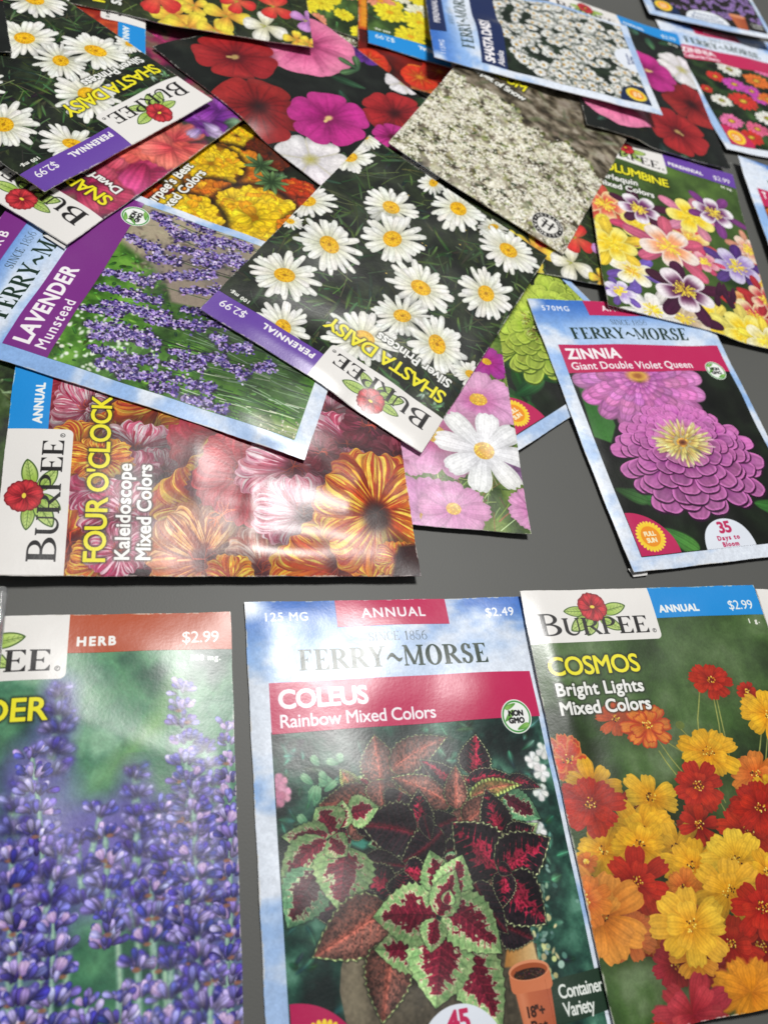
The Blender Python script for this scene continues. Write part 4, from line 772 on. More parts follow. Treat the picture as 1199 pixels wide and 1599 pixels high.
def print_alyssumviolet(A):
    r=A.rng; fm_base(A,61); b=(5,34.4,76.5,105.4); bgmix(A,['12100e','221c1c','2c2a24'],6,3,3,1.5,*b); keep=A.img.copy()
    for i in range(420):
        x=r.uniform(3,79); y=r.uniform(33,98)
        if x<18 and y>90: continue
        R=r.uniform(1.,2.2); A.flower(x,y,R,5,'6a4a90','a88ac8',wd=R*.9,sh=.4,edge=-.2)
    m=((A.X[None,:]<b[0])|(A.X[None,:]>b[2])|(A.Y[:,None]<b[1])|(A.Y[:,None]>b[3])); A.img[m]=keep[m]
    fm_print(A,'c4285a','ANNUAL','200MG','$1.99','',29.,'',26.,gmo=False); fm_sun(A,'16294e')
    A.ell(38,106,14,11,'e6ebf2',arc=lambda X,Y:(Y<=105.5).astype(np.float32)); A.text(30,100.5,'Attracts',2.2,'4a5a80',x2=46,bold=.1); A.text(28,104.2,'Butterflies',2.2,'4a5a80',x2=48,bold=.1)
    A.poly([(55,93),(66,92),(64,106),(57,106)],'c06a40',c2='a04a2c',g=((55,100),(66,100))); A.ell(60.5,92.6,5.6,1.8,'dc9068'); A.text(68,99,'Container',2.,'e8ece6',x2=76,bold=.06); A.text(68,102,'Variety',2.,'e8ece6',x2=75,bold=.06)
def print_strawflower(A):
    r=A.rng; bgmix(A,['1c2a14','2c401e','44602c','5a7a3a'],7,3,3,1.6); leaves(A,160,['34502a','4a6c38','283c1e'],(4,10),(1,2.4))
    Z=zc(480,0,5.45)
    L=[((610,50),'p',95),((780,20),'w',80),((880,20),'y',70),((690,150),'y',110),((940,150),'w',100),((950,230),'y',120),((870,340),'y',105),((1010,300),'y',90)]
    cols={'p':('c85a3c','ee9a7a'),'w':('e0dc90','f4f2d4'),'y':('d8b818','f6e430')}
    for i in range(44):
        x,y=r.uniform(2,78),r.uniform(30,108); k='pwyy'[r.integers(4)]; R=r.uniform(4,6.5)
        for g in (1.,.7,.45): A.flower(x,y,R*g,13,cols[k][0],cols[k][1],wd=R*g*.5,squash=.85,sh=.4,edge=-.2)
    for c,k,R in L:
        x,y=A.p(Z(*c))[0]; R=R/5.45/2.5
        for g in (1.,.74,.5): A.flower(x,y,R*g,13,cols[k][0],cols[k][1],wd=R*g*.5,squash=.85,sh=.4,edge=-.2)
        A.ell(x,y,R*.2,R*.15,'e0a020')
    burpee_head(A,'1f8fdc','ANNUAL',wt='600 mg.')
def print_redcosmos(A):
    r=A.rng; bgmix(A,['3a0c08','6a120c','8a1a10'],8,3,3,1.5)
    for i in range(60):
        x,y=r.uniform(0,80),r.uniform(25,112); petunia(A,x,y,r.uniform(7,10),*[('a01c10','e03a20'),('8a1410','c42a1c'),('c8401a','f07a28')][r.integers(3)],rot=r.uniform(0,1),core='e0a030',n=7)
    A.poly([(0,20),(8,20),(8,75),(0,75)],'e8a828',a=.8,soft=1.5)
    burpee_head(A,'1f8fdc','ANNUAL'); 
def print_garden(A):
    r=A.rng; bgmix(A,['141810','2a3a1c','40582a','6a7a5a'],5,3,4,1.7); leaves(A,260,['2c4a20','4a6c30','7a9060','1c2c16'],(2,7),(.6,2))
    for i in range(120): x,y=r.uniform(0,80),r.uniform(25,108); A.flower(x,y,1.8,6,'e0a818','f4cc28',wd=1.4)
    burpee_head(A,'1f8fdc','ANNUAL')
def print_annualred(A):
    r=A.rng; bgmix(A,['a83a20','c85028','8a2018','d86a30'],7,3,3,1.6)
    for i in range(24): petunia(A,r.uniform(0,80),r.uniform(20,108),9,'a01c10','e0502a',core='e0a030')
    burpee_head(A,'1f8fdc','ANNUAL')
def print_tomato(A):
    r=A.rng; fm_base(A,91); b=(5,34.4,76.5,105.4); bgmix(A,['301008','6a1c10','a83020','244018'],8,3,3,1.8,*b)
    keep=A.img.copy()
    for i in range(30): petunia(A,r.uniform(6,76),r.uniform(38,104),r.uniform(5,7),'b85010','f08a28',core='1c0a06')
    m=((A.X[None,:]<b[0])|(A.X[None,:]>b[2])|(A.Y[:,None]<b[1])|(A.Y[:,None]>b[3])); A.img[m]=keep[m]
    fm_print(A,'c4285a','ANNUAL','400MG','$1.99','T',9.,'',26.,gmo=False)
def print_white(A):
    r=A.rng; bgmix(A,['2c3a1c','6a7a38','c8b040','e0d080'],8,3,3,1.8)
    for i in range(34): A.flower(r.uniform(4,78),r.uniform(36,104),r.uniform(5,8),9,'d8a020','f4dc50',squash=.85,cen='8a5a20')
    burpee_head(A,'1f8fdc','ANNUAL')
# ---------------------------------------------------------------- scene assembly
def font_glyphs(chars):
    out={}
    cu=bpy.data.curves.new('lettering','FONT'); cu.size=1; cu.resolution_u=4
    ob=bpy.data.objects.new('lettering',cu); scene.collection.objects.link(ob)
    def ev(s):
        cu.body=s; bpy.context.view_layer.update()
        o=ob.evaluated_get(bpy.context.evaluated_depsgraph_get()); me=o.to_mesh()
        co=[(v.co.x,v.co.y) for v in me.vertices]; cnt={}
        for p in me.polygons:
            vs=list(p.vertices)
            for i in range(len(vs)):
                k=tuple(sorted((vs[i],vs[i-1]))); cnt[k]=cnt.get(k,0)+1
        sg=[co[a]+co[b] for (a,b),c in cnt.items() if c==1]; o.to_mesh_clear(); return sg
    def wid(s): return max(max(a[0],a[2]) for a in ev(s))
    h2=wid('HH')
    for c in chars: out[c]=(ev(c),wid('H'+c+'H')-h2)
    bpy.data.objects.remove(ob); bpy.data.curves.remove(cu)
    return out
GL=font_glyphs('ABCDEFGHIJKLMNOPQRSTUVWXYZabcdefghijklmnopqrstuvwxyz0123456789$.\'"+')
def link(o,parent=None):
    scene.collection.objects.link(o)
    if parent: o.parent=parent
    return o
def mesh(name,verts,faces,mat,uvs=None,parent=None,smooth=True,matidx=None,mats=None):
    me=bpy.data.meshes.new(name); me.from_pydata([tuple(v) for v in verts],[],faces); me.update()
    for m in (mats or [mat]): me.materials.append(m)
    if matidx is not None: me.polygons.foreach_set('material_index',matidx)
    if uvs is not None:
        l=me.uv_layers.new(name='UVMap'); vi=np.empty(len(me.loops),int); me.loops.foreach_get('vertex_index',vi)
        l.data.foreach_set('uv',np.asarray(uvs,np.float32)[vi].ravel())
    if smooth: me.polygons.foreach_set('use_smooth',[True]*len(me.polygons))
    return link(bpy.data.objects.new(name,me),parent)
def nodes(name):
    m=bpy.data.materials.new(name); m.use_nodes=True; nt=m.node_tree; return m,nt,nt.nodes['Principled BSDF']
def print_material(name,A,gl=0.):
    im=bpy.data.images.new(name,A.w,A.h); px=np.ones((A.h,A.w,4),np.float32); g=A.rng.normal(0,.006,(A.h,A.w,1)).astype(np.float32)
    px[...,:3]=np.clip(A.img[::-1]*PRINT_GAIN+g,0,1); im.pixels.foreach_set(px.ravel()); im.update(); im.pack()
    m,nt,b=nodes(name); t=nt.nodes.new('ShaderNodeTexImage'); t.image=im; t.interpolation='Cubic'; t.extension='EXTEND'
    nt.links.new(t.outputs[0],b.inputs['Base Color'])
    b.inputs['Specular IOR Level'].default_value=.42+gl*3
    tc=nt.nodes.new('ShaderNodeTexCoord'); n=nt.nodes.new('ShaderNodeTexNoise'); n.inputs['Scale'].default_value=1500; n.inputs['Detail'].default_value=3
    nt.links.new(tc.outputs['Object'],n.inputs['Vector'])
    n2=nt.nodes.new('ShaderNodeTexNoise'); n2.inputs['Scale'].default_value=90; n2.inputs['Detail'].default_value=4; nt.links.new(tc.outputs['Object'],n2.inputs['Vector'])
    mr=nt.nodes.new('ShaderNodeMapRange'); mr.inputs['To Min'].default_value=.22-gl*.4; mr.inputs['To Max'].default_value=.37-gl*.4; nt.links.new(n2.outputs[0],mr.inputs['Value']); nt.links.new(mr.outputs[0],b.inputs['Roughness'])
    bp=nt.nodes.new('ShaderNodeBump'); bp.inputs['Strength'].default_value=.13; bp.inputs['Distance'].default_value=.0001; nt.links.new(n.outputs[0],bp.inputs['Height'])
    bp2=nt.nodes.new('ShaderNodeBump'); bp2.inputs['Strength'].default_value=.15; bp2.inputs['Distance'].default_value=.0008; nt.links.new(n2.outputs[0],bp2.inputs['Height']); nt.links.new(bp.outputs[0],bp2.inputs['Normal']); nt.links.new(bp2.outputs[0],b.inputs['Normal'])
    return m
PRINT_GAIN=.97
PAPER,nt,b=nodes('packet_paper'); b.inputs['Roughness'].default_value=.6
n=nt.nodes.new('ShaderNodeTexNoise'); n.inputs['Scale'].default_value=900; cr=nt.nodes.new('ShaderNodeValToRGB'); cr.color_ramp.elements[0].color=(.55,.54,.52,1); cr.color_ramp.elements[1].color=(.74,.73,.71,1); nt.links.new(n.outputs[0],cr.inputs[0]); nt.links.new(cr.outputs[0],b.inputs['Base Color'])
# table
TAB,nt,b=nodes('grey_laminate'); b.inputs['Roughness'].default_value=.5; b.inputs['Specular IOR Level'].default_value=.3
tc=nt.nodes.new('ShaderNodeTexCoord'); n=nt.nodes.new('ShaderNodeTexNoise'); n.inputs['Scale'].default_value=9; n.inputs['Detail'].default_value=6; nt.links.new(tc.outputs['Object'],n.inputs['Vector'])
cr=nt.nodes.new('ShaderNodeValToRGB'); cr.color_ramp.elements[0].position=.3; cr.color_ramp.elements[1].position=.7; cr.color_ramp.elements[0].color=(.085,.086,.080,1); cr.color_ramp.elements[1].color=(.100,.101,.094,1); nt.links.new(n.outputs[0],cr.inputs[0])
v=nt.nodes.new('ShaderNodeTexVoronoi'); v.inputs['Scale'].default_value=170; nt.links.new(tc.outputs['Object'],v.inputs['Vector']); ls=nt.nodes.new('ShaderNodeMath'); ls.operation='LESS_THAN'; ls.inputs[1].default_value=.06; nt.links.new(v.outputs['Distance'],ls.inputs[0])
n3=nt.nodes.new('ShaderNodeTexNoise'); n3.inputs['Scale'].default_value=40; nt.links.new(tc.outputs['Object'],n3.inputs['Vector']); gt=nt.nodes.new('ShaderNodeMath'); gt.operation='GREATER_THAN'; gt.inputs[1].default_value=.6; nt.links.new(n3.outputs[0],gt.inputs[0]); ml=nt.nodes.new('ShaderNodeMath'); ml.operation='MULTIPLY'; nt.links.new(ls.outputs[0],ml.inputs[0]); nt.links.new(gt.outputs[0],ml.inputs[1])
mx=nt.nodes.new('ShaderNodeMix'); mx.data_type='RGBA'; nt.links.new(ml.outputs[0],mx.inputs[0]); nt.links.new(cr.outputs[0],mx.inputs[6]); mx.inputs[7].default_value=(.34,.34,.32,1); nt.links.new(mx.outputs[2],b.inputs['Base Color'])
n4=nt.nodes.new('ShaderNodeTexNoise'); n4.inputs['Scale'].default_value=1800; nt.links.new(tc.outputs['Object'],n4.inputs['Vector']); bp=nt.nodes.new('ShaderNodeBump'); bp.inputs['Strength'].default_value=.2; bp.inputs['Distance'].default_value=.0001; nt.links.new(n4.outputs[0],bp.inputs['Height']); nt.links.new(bp.outputs[0],b.inputs['Normal'])
o=mesh('table_surface',[(-1.2,-.8,0),(1.4,-.8,0),(1.4,1.8,0),(-1.2,1.8,0)],[(0,1,2,3)],TAB,smooth=False); o['kind']='structure'
# poses: x, y (mm) of the top left corner, heading, height, slopes along width and height
PK={
'A':(-88.65,30.95,0.5717,0.29,0.0020,0.0011),
'B':(-19.78,78.49,0.5807,0.23,0.0003,-0.0012),
'D':(115.93,168.62,0.5508,0.65,-0.0000,-0.0000),
'C':(45.19,122.50,0.5735,3.04,0.0448,-0.0123),
'G':(-73.85,212.29,1.1584,0.66,0.0003,0.0035),
'F':(-80.35,199.40,0.5015,1.69,0.0033,-0.0033),
'M':(-101.91,58.02,2.1468,2.06,0.0000,0.0000),
'E':(-73.45,51.24,2.1441,2.76,-0.0020,-0.0088),
'X2':(-157.91,423.89,0.0741,0.15,-0.0000,-0.0000),
'X':(-204.96,415.92,0.2989,1.59,-0.0000,-0.0000),
'Y':(-148.99,404.02,0.4639,2.11,0.0005,-0.0001),
'W':(-115.54,180.66,-3.2114,0.15,0.0000,0.0000),
'H':(6.71,235.36,0.6792,1.72,0.0092,-0.0079),
'J':(-60.34,218.14,2.0513,1.70,0.0000,0.0000),
'I':(-9.40,352.59,0.4165,3.10,-0.0271,-0.0121),
'Q':(-147.54,175.39,1.5915,2.15,0.0000,0.0000),
'L':(-134.19,97.52,1.7988,3.36,0.0095,-0.0002),
'N':(-123.29,148.01,-3.2105,4.07,-0.0250,-0.0053),
'U':(-193.98,293.83,-0.9773,3.60,0.0000,-0.0000),
'R':(-37.86,303.71,-1.8017,3.84,-0.0009,-0.0051),
'Z':(-34.55,362.97,-2.6696,2.95,0.0027,-0.0004),
'K':(1.20,147.26,-3.1798,7.73,0.0578,0.0478),
'S':(-68.68,376.42,-0.0037,7.34,-0.0459,-0.0364),
'T':(-209.45,239.11,2.1481,5.83,0.0102,0.0383),
'P':(-128.74,238.56,-1.7058,7.35,0.0082,-0.0039),
'V':(-318.93,228.59,0.7581,5.60,0.0005,-0.0001),
'AE':(62.96,403.21,0.4530,2.30,-0.0220,0.0040),
'AC':(-5.79,497.40,0.6093,0.66,-0.0041,0.0063),
'AB':(-60.42,442.94,0.5096,5.97,-0.0552,-0.0058),
'AA':(-77.20,330.11,2.0449,9.76,-0.0575,0.0148),
'AD':(-63.06,590.08,0.5093,3.52,0.0568,0.0199),
}
MATS={}
def get_mat(kind,b,k,res):
    if kind not in MATS:
        A=Art(80,108.6 if b=='B' else 110.2,res,3,PK[k])
        if kind=='zinniag': print_zinnia(A,True)
        else: globals()['print_'+kind](A)
        A.wear(); MATS[kind]=print_material('printed_'+kind,A,{'coleus':.01,'fouroclock':.0,'cosmos':.05}.get(kind,0.))
    return MATS[kind]
HX0,HY0=-430,-70; HM=np.zeros((640,720))
def blur(D,n):
    for _ in range(n):
        P=np.pad(D,1,mode='edge'); D=(P[:-2,1:-1]+2*P[1:-1,1:-1]+P[2:,1:-1])/4; P=np.pad(D,1,mode='edge'); D=(P[1:-1,:-2]+2*P[1:-1,1:-1]+P[1:-1,2:])/4
    return D
def drape(k,H,base):
    # bend the packet over whatever already lies below it, then add it to the height map
    ox,oy,a,z,tu,tv=PK[k]; nu,nv=54,74; ug=np.linspace(0,80,nu);vg=np.linspace(0,H,nv); U,V=np.meshgrid(ug,vg,indexing='ij')
    def hm(u,v):
        x=ox+u*math.cos(a)+v*math.sin(a); y=oy+u*math.sin(a)-v*math.cos(a); i=np.clip((x-HX0).astype(int),1,638); j=np.clip((y-HY0).astype(int),1,718)
        return i,j
    i,j=hm(U,V); B=HM[i,j]
    for di in (-1,0,1):
        for dj in (-1,0,1): B=np.maximum(B,HM[i+di,j+dj])
    D=np.maximum(0,B+.22-(z+tu*(U-40)+tv*(V-55))); M=D.copy()
    for _ in range(3):
        P=np.pad(M,1,mode='edge'); M=np.max([P[a_:a_+nu,b_:b_+nv] for a_ in (0,1,2) for b_ in (0,1,2)],0)
    D=np.maximum(blur(M,10),D)
    def f(u,v):
        u=np.asarray(u,float);v=np.asarray(v,float); x=np.clip(u/80*(nu-1),0,nu-1.001); y=np.clip(v/H*(nv-1),0,nv-1.001); i=x.astype(int);j=y.astype(int); fx=x-i;fy=y-j
        return (D[i,j]*(1-fx)+D[i+1,j]*fx)*(1-fy)+(D[i,j+1]*(1-fx)+D[i+1,j+1]*fx)*fy
    fu,fv=np.meshgrid(np.linspace(0,80,170),np.linspace(0,H,230),indexing='ij'); i,j=hm(fu,fv)
    np.maximum.at(HM,(i,j),z+tu*(fu-40)+tv*(fv-55)+base(fu,fv)+f(fu,fv))
    return f
def surf(k,H,puff,crk):
    # height (mm) of the front face above the packet's own plane
    rg=np.random.default_rng(sum(ord(c) for c in k)*7+1); W=80.
    wv=[(rg.uniform(0,6.28),rg.uniform(.12,.30),rg.uniform(0,6.28),rg.uniform(.4,1)) for i in range(5)]
    cre=CREASES.get(k,[]); dents=[(rg.uniform(5,75),rg.uniform(5,H-5),rg.uniform(0,3.14),rg.uniform(8,22),rg.uniform(2.2,4),rg.uniform(-1,1)*crk*1.3) for _ in range(9)]; cor=rg.uniform(0,1.1,4)*(1 if k not in 'BA' else .6)
    def f(u,v):
        u=np.asarray(u,float);v=np.asarray(v,float)
        eu=np.clip(np.minimum(u,W-u)/9.,0,1); ev=np.clip(np.minimum(v,H-v)/11.,0,1)
        r=np.sin(eu*math.pi/2)**.9*np.sin(ev*math.pi/2)**.9
        z=.30+.55*r+puff*(np.sin(math.pi*np.clip(u/W,0,1))*np.sin(math.pi*np.clip(v/H,0,1)))**.9
        for (qx,qy),am in zip(((0,0),(W,0),(0,H),(W,H)),cor): z=z+am*np.exp(-(np.hypot(u-qx,v-qy)/13.)**2)
        # long wrinkles and small dents
        for (x0,y0,an,L,wd,am) in dents:
            du=(u-x0)*math.cos(an)+(v-y0)*math.sin(an); dv=-(u-x0)*math.sin(an)+(v-y0)*math.cos(an); z=z+am*np.exp(-(du/L)**2-(dv/wd)**2)
        for a,q,p,m in wv: z=z+crk*m*np.sin((u*math.cos(a)+v*math.sin(a))*q+p)*(.25+.75*r)
        for (x0,y0,x1,y1,wd,am) in cre:
            L2=(x1-x0)**2+(y1-y0)**2; t=np.clip(((u-x0)*(x1-x0)+(v-y0)*(y1-y0))/L2,0,1); d=np.hypot(u-x0-t*(x1-x0),v-y0-t*(y1-y0)); z=z+am*np.exp(-(d/wd)**2)*np.sin(math.pi*np.clip(t,.05,.95))
        return z
    return f
CREASES={'E':[(2,62,40,64,2.5,.35),(10,85,45,100,3,.4),(6,40,8,100,4,.5)],'B':[(8,16,60,12,3,.18),(20,3,30,20,2.5,.12)],'C':[(5,5,7,60,3,.4)],'K':[(4,3,76,4,2,.2)],'F':[(10,98,70,97,3,.4)],'A':[(76,30,75,70,2,.3)],'L':[(3,90,4,108,2,.3)]}
def grid_sheet(name,k,H,f,x0,x1,y0,y1,off,mat,root,rc=0,step=1.6,shape=None):
    nu=max(2,int((x1-x0)/step)); nv=max(2,int((y1-y0)/step)); U,V=np.meshgrid(np.linspace(x0,x1,nu+1),np.linspace(y0,y1,nv+1),indexing='ij'); U=U.ravel().copy();V=V.ravel().copy()
    if rc:
        dx=U-(x1-rc);dy=V-(y1-rc); m=(dx>0)&(dy>0); d=np.hypot(dx,dy); q=np.where(d>rc,rc/np.maximum(d,1e-6),1); U=np.where(m,x1-rc+dx*q,U);V=np.where(m,y1-rc+dy*q,V)
    if shape=='disc' or shape=='half':
        cx,cy=(x0+x1)/2,((y0+y1)/2 if shape=='disc' else y1); rx,ry=(x1-x0)/2,((y1-y0)/2 if shape=='disc' else y1-y0)
        nr,na=6,36; R,T=np.meshgrid(np.linspace(0.02,1,nr+1),np.linspace(0,2*math.pi if shape=='disc' else math.pi,na+1),indexing='ij'); U=(cx+rx*R*np.cos(T)).ravel();V=(cy-ry*R*np.sin(T)).ravel(); nu,nv=nr,na
    if shape=='quarter':
        nr,na=8,20; R,T=np.meshgrid(np.linspace(0.01,1,nr+1),np.linspace(0,math.pi/2,na+1),indexing='ij'); U=(x0+(x1-x0)*R*np.cos(T)).ravel();V=(y1-(y1-y0)*R*np.sin(T)).ravel(); nu,nv=nr,na
    z=f(U,V)+off; vs=np.stack([(U-40)*MM,-(V-H/2)*MM,z*MM],1); fc=[]
    for i in range(nu):
        for j in range(nv):
            a=i*(nv+1)+j; fc.append((a,a+1,a+nv+2,a+nv+1))
    # make every face look up
    a,b_,c=[vs[i] for i in fc[len(fc)//2][:3]]
    if np.cross(b_-a,c-a)[2]<0: fc=[t[::-1] for t in fc]
    return mesh(name,vs,fc,mat,uvs=np.stack([U/80,1-V/H],1),parent=root)
CALLS={}
def packet(k,*q,**kk): CALLS[k]=(q,kk)
def build_packet(k,brand,kind,label,group,res=6.,puff=.5,crk=.16,parts=(),flap=None,art=None):
    H=108.6 if brand=='B' else 110.2; ox,oy,a,z,tu,tv=PK[k]; mat=get_mat(kind,brand,art or k,res)
    U=Vector((math.cos(a),math.sin(a),tu)).normalized(); Y=Vector((-math.sin(a),math.cos(a),-tv)); N=U.cross(Y).normalized(); Y=N.cross(U)
    r=bpy.data.objects.new('seed_packet',None); r.empty_display_size=.01; link(r)
    cx=ox+40*math.cos(a)+H/2*math.sin(a); cy=oy+40*math.sin(a)-H/2*math.cos(a); cz=z+tv*(H/2-55)
    r.matrix_world=Matrix(((U.x,Y.x,N.x,cx*MM),(U.y,Y.y,N.y,cy*MM),(U.z,Y.z,N.z,cz*MM),(0,0,0,1)))
    r['label']=label; r['category']='seed packet'; r['group']=group
    f0=surf(k,H,puff,crk); sag=drape(k,H,f0); f=lambda u,v:f0(u,v)+sag(u,v)
    # pouch: front and back sheet joined round the rim
    nu,nv=50,68; U_,V_=np.meshgrid(np.linspace(0,80,nu+1),np.linspace(0,H,nv+1),indexing='ij'); rg=np.random.default_rng(5)
    u=U_.ravel();v=V_.ravel(); ns=len(u)
    ru=.06*np.sin(v*.35+ox)*((u<.01)|(u>79.9))+.03*np.sin(v*2.1+oy)*((u<.01)|(u>79.9)); rv=.06*np.sin(u*.3+oy)*((v<.01)|(v>H-.01))+.03*np.sin(u*2.4+ox)*((v<.01)|(v>H-.01))
    top=np.stack([(u+ru-40)*MM,-(v+rv-H/2)*MM,f(u,v)*MM],1); bz=f(u,v); bot=top.copy(); e=np.minimum(np.minimum(u,80-u),np.minimum(v,H-v)); bot[:,2]=np.where(e<.01,bz-.28,np.minimum(bz-.28,sag(u,v)+.12+np.clip(.1-e*.02,-.1,.1)))*MM
    fc=[];ix=lambda i,j:i*(nv+1)+j
    for i in range(nu):
        for j in range(nv): fc.append((ix(i,j),ix(i,j+1),ix(i+1,j+1),ix(i+1,j)))
    nf=len(fc); fc+= [tuple(ns+q for q in t[::-1]) for t in fc]
    rim=[ix(i,0) for i in range(nu)]+[ix(nu,j) for j in range(nv)]+[ix(i,nv) for i in range(nu,0,-1)]+[ix(0,j) for j in range(nv,0,-1)]
    for i in range(len(rim)): p,q=rim[i],rim[(i+1)%len(rim)]; fc.append((p,q,ns+q,ns+p))
    vs=np.concatenate([top,bot]); a_,b_,c_=[vs[i] for i in fc[0][:3]]
    if np.cross(b_-a_,c_-a_)[2]<0: fc=[t[::-1] for t in fc]
    uvs=np.concatenate([np.stack([u/80,1-v/H],1)]*2)
    o=mesh('pouch',vs,fc,None,uvs=uvs,parent=r,mats=[mat,PAPER],matidx=[0]*nf+[1]*(len(fc)-nf))
    try: o.data.set_sharp_from_angle(angle=.9)
    except Exception: pass
    g=lambda name,*q,**kk: grid_sheet(name,k,H,f,*q,mat,r,**kk)
    e=.12
    if brand=='B':
        g('picture',e,80-e,9.95,H-e,.05)
        if 'logo' in parts: g('logo_panel',e,41.8,e,16.2,.10,rc=1.6)
        if 'band' in parts: g('category_band',41.85,80-e,e,9.85,.05)
    else:
        g('picture',4.9,76.6,34.45,105.4,.05)
        if 'banner' in parts: g('name_banner',4.9,77,21.9,34.4,.05)
        if 'tab' in parts: g('category_tab',24,55.7,e,7.6,.05)
        if 'gmo' in parts: g('non_gmo_badge',65.3,74.3,29.7,38.7,.10,shape='disc')
        if 'sun' in parts: g('sun_badge',5,20.5,89.9,105.4,.10,shape='quarter')
        if 'dome' in parts: g('bloom_badge',30.8,51.6,95.2,105.5,.10,shape='half')
        if 'cont' in parts: g('container_label',63.5,79.8,93.6,102.4,.10)
    if flap:
        u0,u1,v0,v1=flap; q=[(u0,v0),(u1,v0),(u1-1.5,v1),(u0+1.,v1)]; dz=float(sag(max(u0,0),min(v0,H))); zz=(.02+dz,.02+dz,-.2+dz,-.2+dz)
        vs=[((x-40)*MM,-(y-H/2)*MM,zq*MM) for (x,y),zq in zip(q,zz)]; vs+=[(x,y,zq-.00016) for x,y,zq in vs]
        mesh('folded_flap',vs,[(0,1,2,3),(7,6,5,4),(0,4,5,1),(1,5,6,2),(2,6,7,3),(3,7,4,0)],PAPER,parent=r,smooth=False)
    return r
G='seed packets spread over the grey table'
BP=('logo','band'); FP=('banner','tab')
packet('B','F','coleus','coleus seed packet with sky blue border and clay pot picture, flat at the bottom centre',G,puff=.8,res=11,parts=FP+('gmo','sun','dome','cont'))
packet('A','B','herb','herb lavender packet with orange price band, flat in the bottom left corner',G,puff=.8,res=10,parts=BP)
packet('C','B','cosmos','Bright Lights cosmos packet with yellow and red blooms, flat right of the coleus packet',G,puff=.8,res=10,parts=BP,crk=.12)
packet('D','B','white','sliver of a white-cornered packet at the right edge beside the Bright Lights cosmos packet',G,parts=BP)
packet('E','B','fouroclock',"four o'clock packet lying sideways with glossy streaked orange and crimson blooms",G,puff=.8,res=10,parts=BP,crk=.26)
packet('K','B','shasta','Shasta daisy packet upside down on top in the middle of the pile',G,puff=.35,res=9,parts=BP)
packet('L','F','lavender','Munstead lavender packet on its side, purple name banner running up at the left',G,res=9,parts=FP+('gmo',))
packet('H','F','zinnia','violet zinnia packet with one large bloom and 35 days badge, right of the pile',G,puff=.8,res=10,parts=FP+('gmo','sun','dome'),flap=(-.6,7,108.4,111.2))
packet('G','F','zinniag','lime green zinnia packet mostly hidden behind the pink cosmos packet',G,res=8,parts=FP+('sun',))
packet('F','B','pinkcosmos','pink and white cosmos packet poking out under the logo corner of the middle daisy packet',G,res=8)
packet('I','B','columbine','columbine packet with purple band and multicoloured blooms, above the violet zinnia packet',G,res=8,parts=BP)
packet('S','B','alyssum','Carpet of Snow alyssum packet of tiny white flowers with round heirloom badge',G,res=8,parts=BP)
packet('R','B','petunia','upside-down petunia packet with red, pink and magenta blooms between the two large daisy packets',G,res=7,parts=BP)
packet('Q','B','marigold','marigold packet with orange and yellow pompon blooms, wedged above the Munstead lavender packet',G,res=8,parts=BP)
packet('N','B','snapdragon','dwarf snapdragon packet with blurred red blooms, its white logo corner on the lavender packet',G,res=7,parts=BP,flap=(-.2,8,-1.4,.6))
packet('P','B','shasta','Shasta daisy packet upside down at the upper left edge, above the snapdragon packet',G,puff=.8,res=9,parts=BP,art='K')
packet('T','B','poppy','California poppy packet on its side along the top edge, left of centre',G,res=6,parts=BP)
packet('J','B','poppy','dark strip of a poppy packet between alyssum, columbine and middle daisy packets',G,res=6,parts=BP,art='T')
packet('Z','B','strawflower','upside-down packet of yellow blooms with blue price band, left of the small-daisy packet',G,res=6,parts=BP)
packet('X','B','strawflower','packet of yellow and pink blooms at the top edge, directly right of the poppy packet',G,res=6,parts=BP,art='Z')
packet('AA','F','alaska','Alaska Shasta daisy packet on its side with navy banner and masses of small daisies',G,res=7,parts=FP+('sun','dome'))
packet('AB','B','petunia','petunia packet with blue band, partly under the small-daisy packet at the upper right',G,res=7,parts=BP,art='R')
packet('AC','F','zinniamix','mixed zinnia packet with many small blooms and pink banner at the upper right edge',G,res=7,parts=FP+('sun',))
packet('AD','F','alyssumviolet','packet of tiny violet flowers with clay pot, cut off by the top right corner',G,res=6,parts=FP+('sun','dome'))
packet('AE','F','tomato','blue sky packet corner at the right edge, below the mixed zinnia packet',G,res=6,parts=FP)
packet('U','B','annualred','packet end with white logo panel and blue band under the upper left daisy packet',G,res=6,parts=BP)
packet('V','B','petunia','dark packet corner with red bloom over the left edge of the upper left daisy packet',G,res=6,parts=BP,art='R')
packet('Y','B','redcosmos','packet of fiery red and orange blooms below the upside-down yellow bloom packet',G,res=6,parts=BP)
packet('M','B','garden','sliver of a green packet with yellow blooms left of the ANNUAL blue band',G,res=6,parts=BP)
packet('W','B','snapdragon','shadowed dark pink packet between the poppy packet and the white logo packet end',G,parts=BP,art='N')
packet('X2','B','alyssum','grey-white scrap of a shadowed packet under the yellow and pink bloom packet',G,parts=BP,art='S')
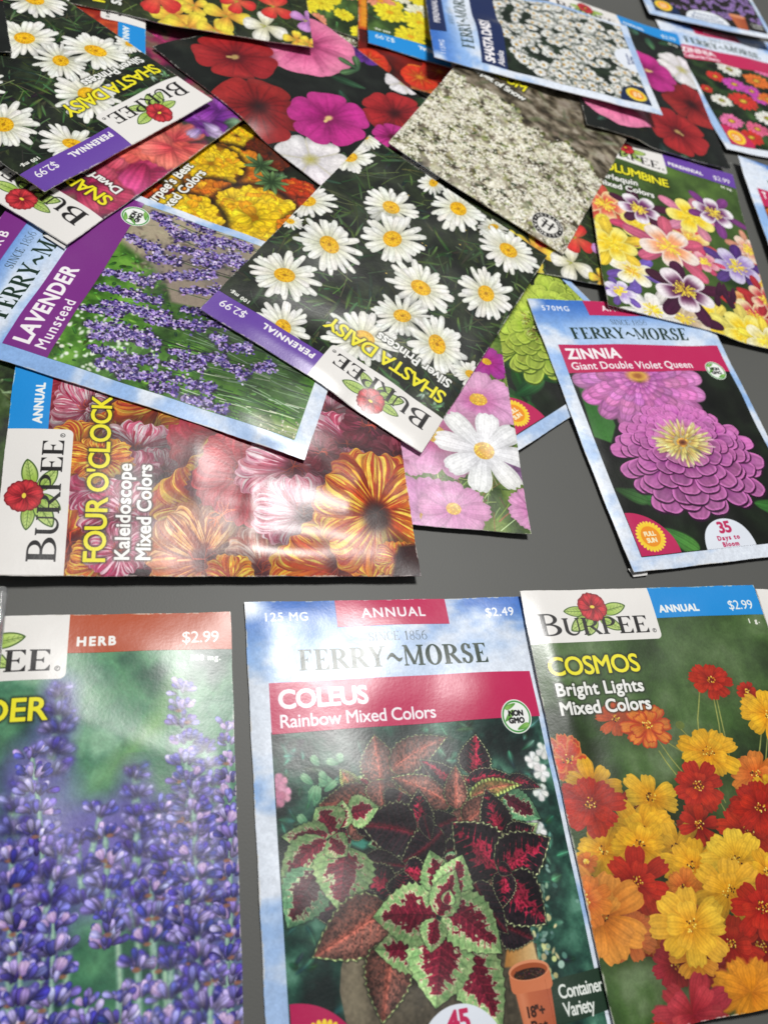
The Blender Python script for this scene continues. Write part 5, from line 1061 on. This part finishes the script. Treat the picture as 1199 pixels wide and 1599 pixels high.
for k in 'A B D C G F M E X2 X Y W H J I Q L N U R Z K S T P V AE AC AB AA AD'.split():
    q,kk=CALLS[k]; build_packet(k,*q,**kk)
# clear plastic case lying on the herb lavender packet at the left edge
GLS,nt,b=nodes('clear_plastic'); b.inputs['Base Color'].default_value=(.96,.97,.97,1); b.inputs['Roughness'].default_value=.06; b.inputs['Transmission Weight'].default_value=.9; b.inputs['IOR'].default_value=1.46
n=nt.nodes.new('ShaderNodeTexNoise'); n.inputs['Scale'].default_value=300; bp=nt.nodes.new('ShaderNodeBump'); bp.inputs['Strength'].default_value=.1; bp.inputs['Distance'].default_value=.0002; nt.links.new(n.outputs[0],bp.inputs['Height']); nt.links.new(bp.outputs[0],b.inputs['Normal'])
def rbox(name,x0,x1,y0,y1,z0,z1,r,mat,parent=None,loc=None):
    bm=bmesh.new(); bmesh.ops.create_cube(bm,size=1)
    for v in bm.verts: v.co=Vector(((x0+x1)/2+v.co.x*(x1-x0),(y0+y1)/2+v.co.y*(y1-y0),(z0+z1)/2+v.co.z*(z1-z0)))*MM
    bmesh.ops.bevel(bm,geom=bm.edges[:],offset=r*MM,segments=4,profile=.5,affect='EDGES')
    me=bpy.data.meshes.new(name); bm.to_mesh(me); bm.free(); me.materials.append(mat); me.polygons.foreach_set('use_smooth',[True]*len(me.polygons)); return link(bpy.data.objects.new(name,me),parent)
ca,sa=math.cos(PK['A'][2]),math.sin(PK['A'][2])
def A_at(px,py):
    u,v=uv(px,py,PK['A']); ox,oy=PK['A'][:2]; return ox+u[0]*ca+v[0]*sa, oy+u[0]*sa-v[0]*ca
ex,ey=A_at(4,1057)
cr_=bpy.data.objects.new('plastic_case',None); link(cr_); cr_.location=(ex*MM,ey*MM,.0024); cr_.rotation_euler=(0,0,PK['A'][2]); cr_['label']='clear plastic case edge lying on the herb lavender packet at the left edge'; cr_['category']='plastic case'
rbox('lid',-34,0,0,20,2.1,5.,1.,GLS,cr_); rbox('tray',-34,-.3,.3,19.7,0,2.0,.8,GLS,cr_)
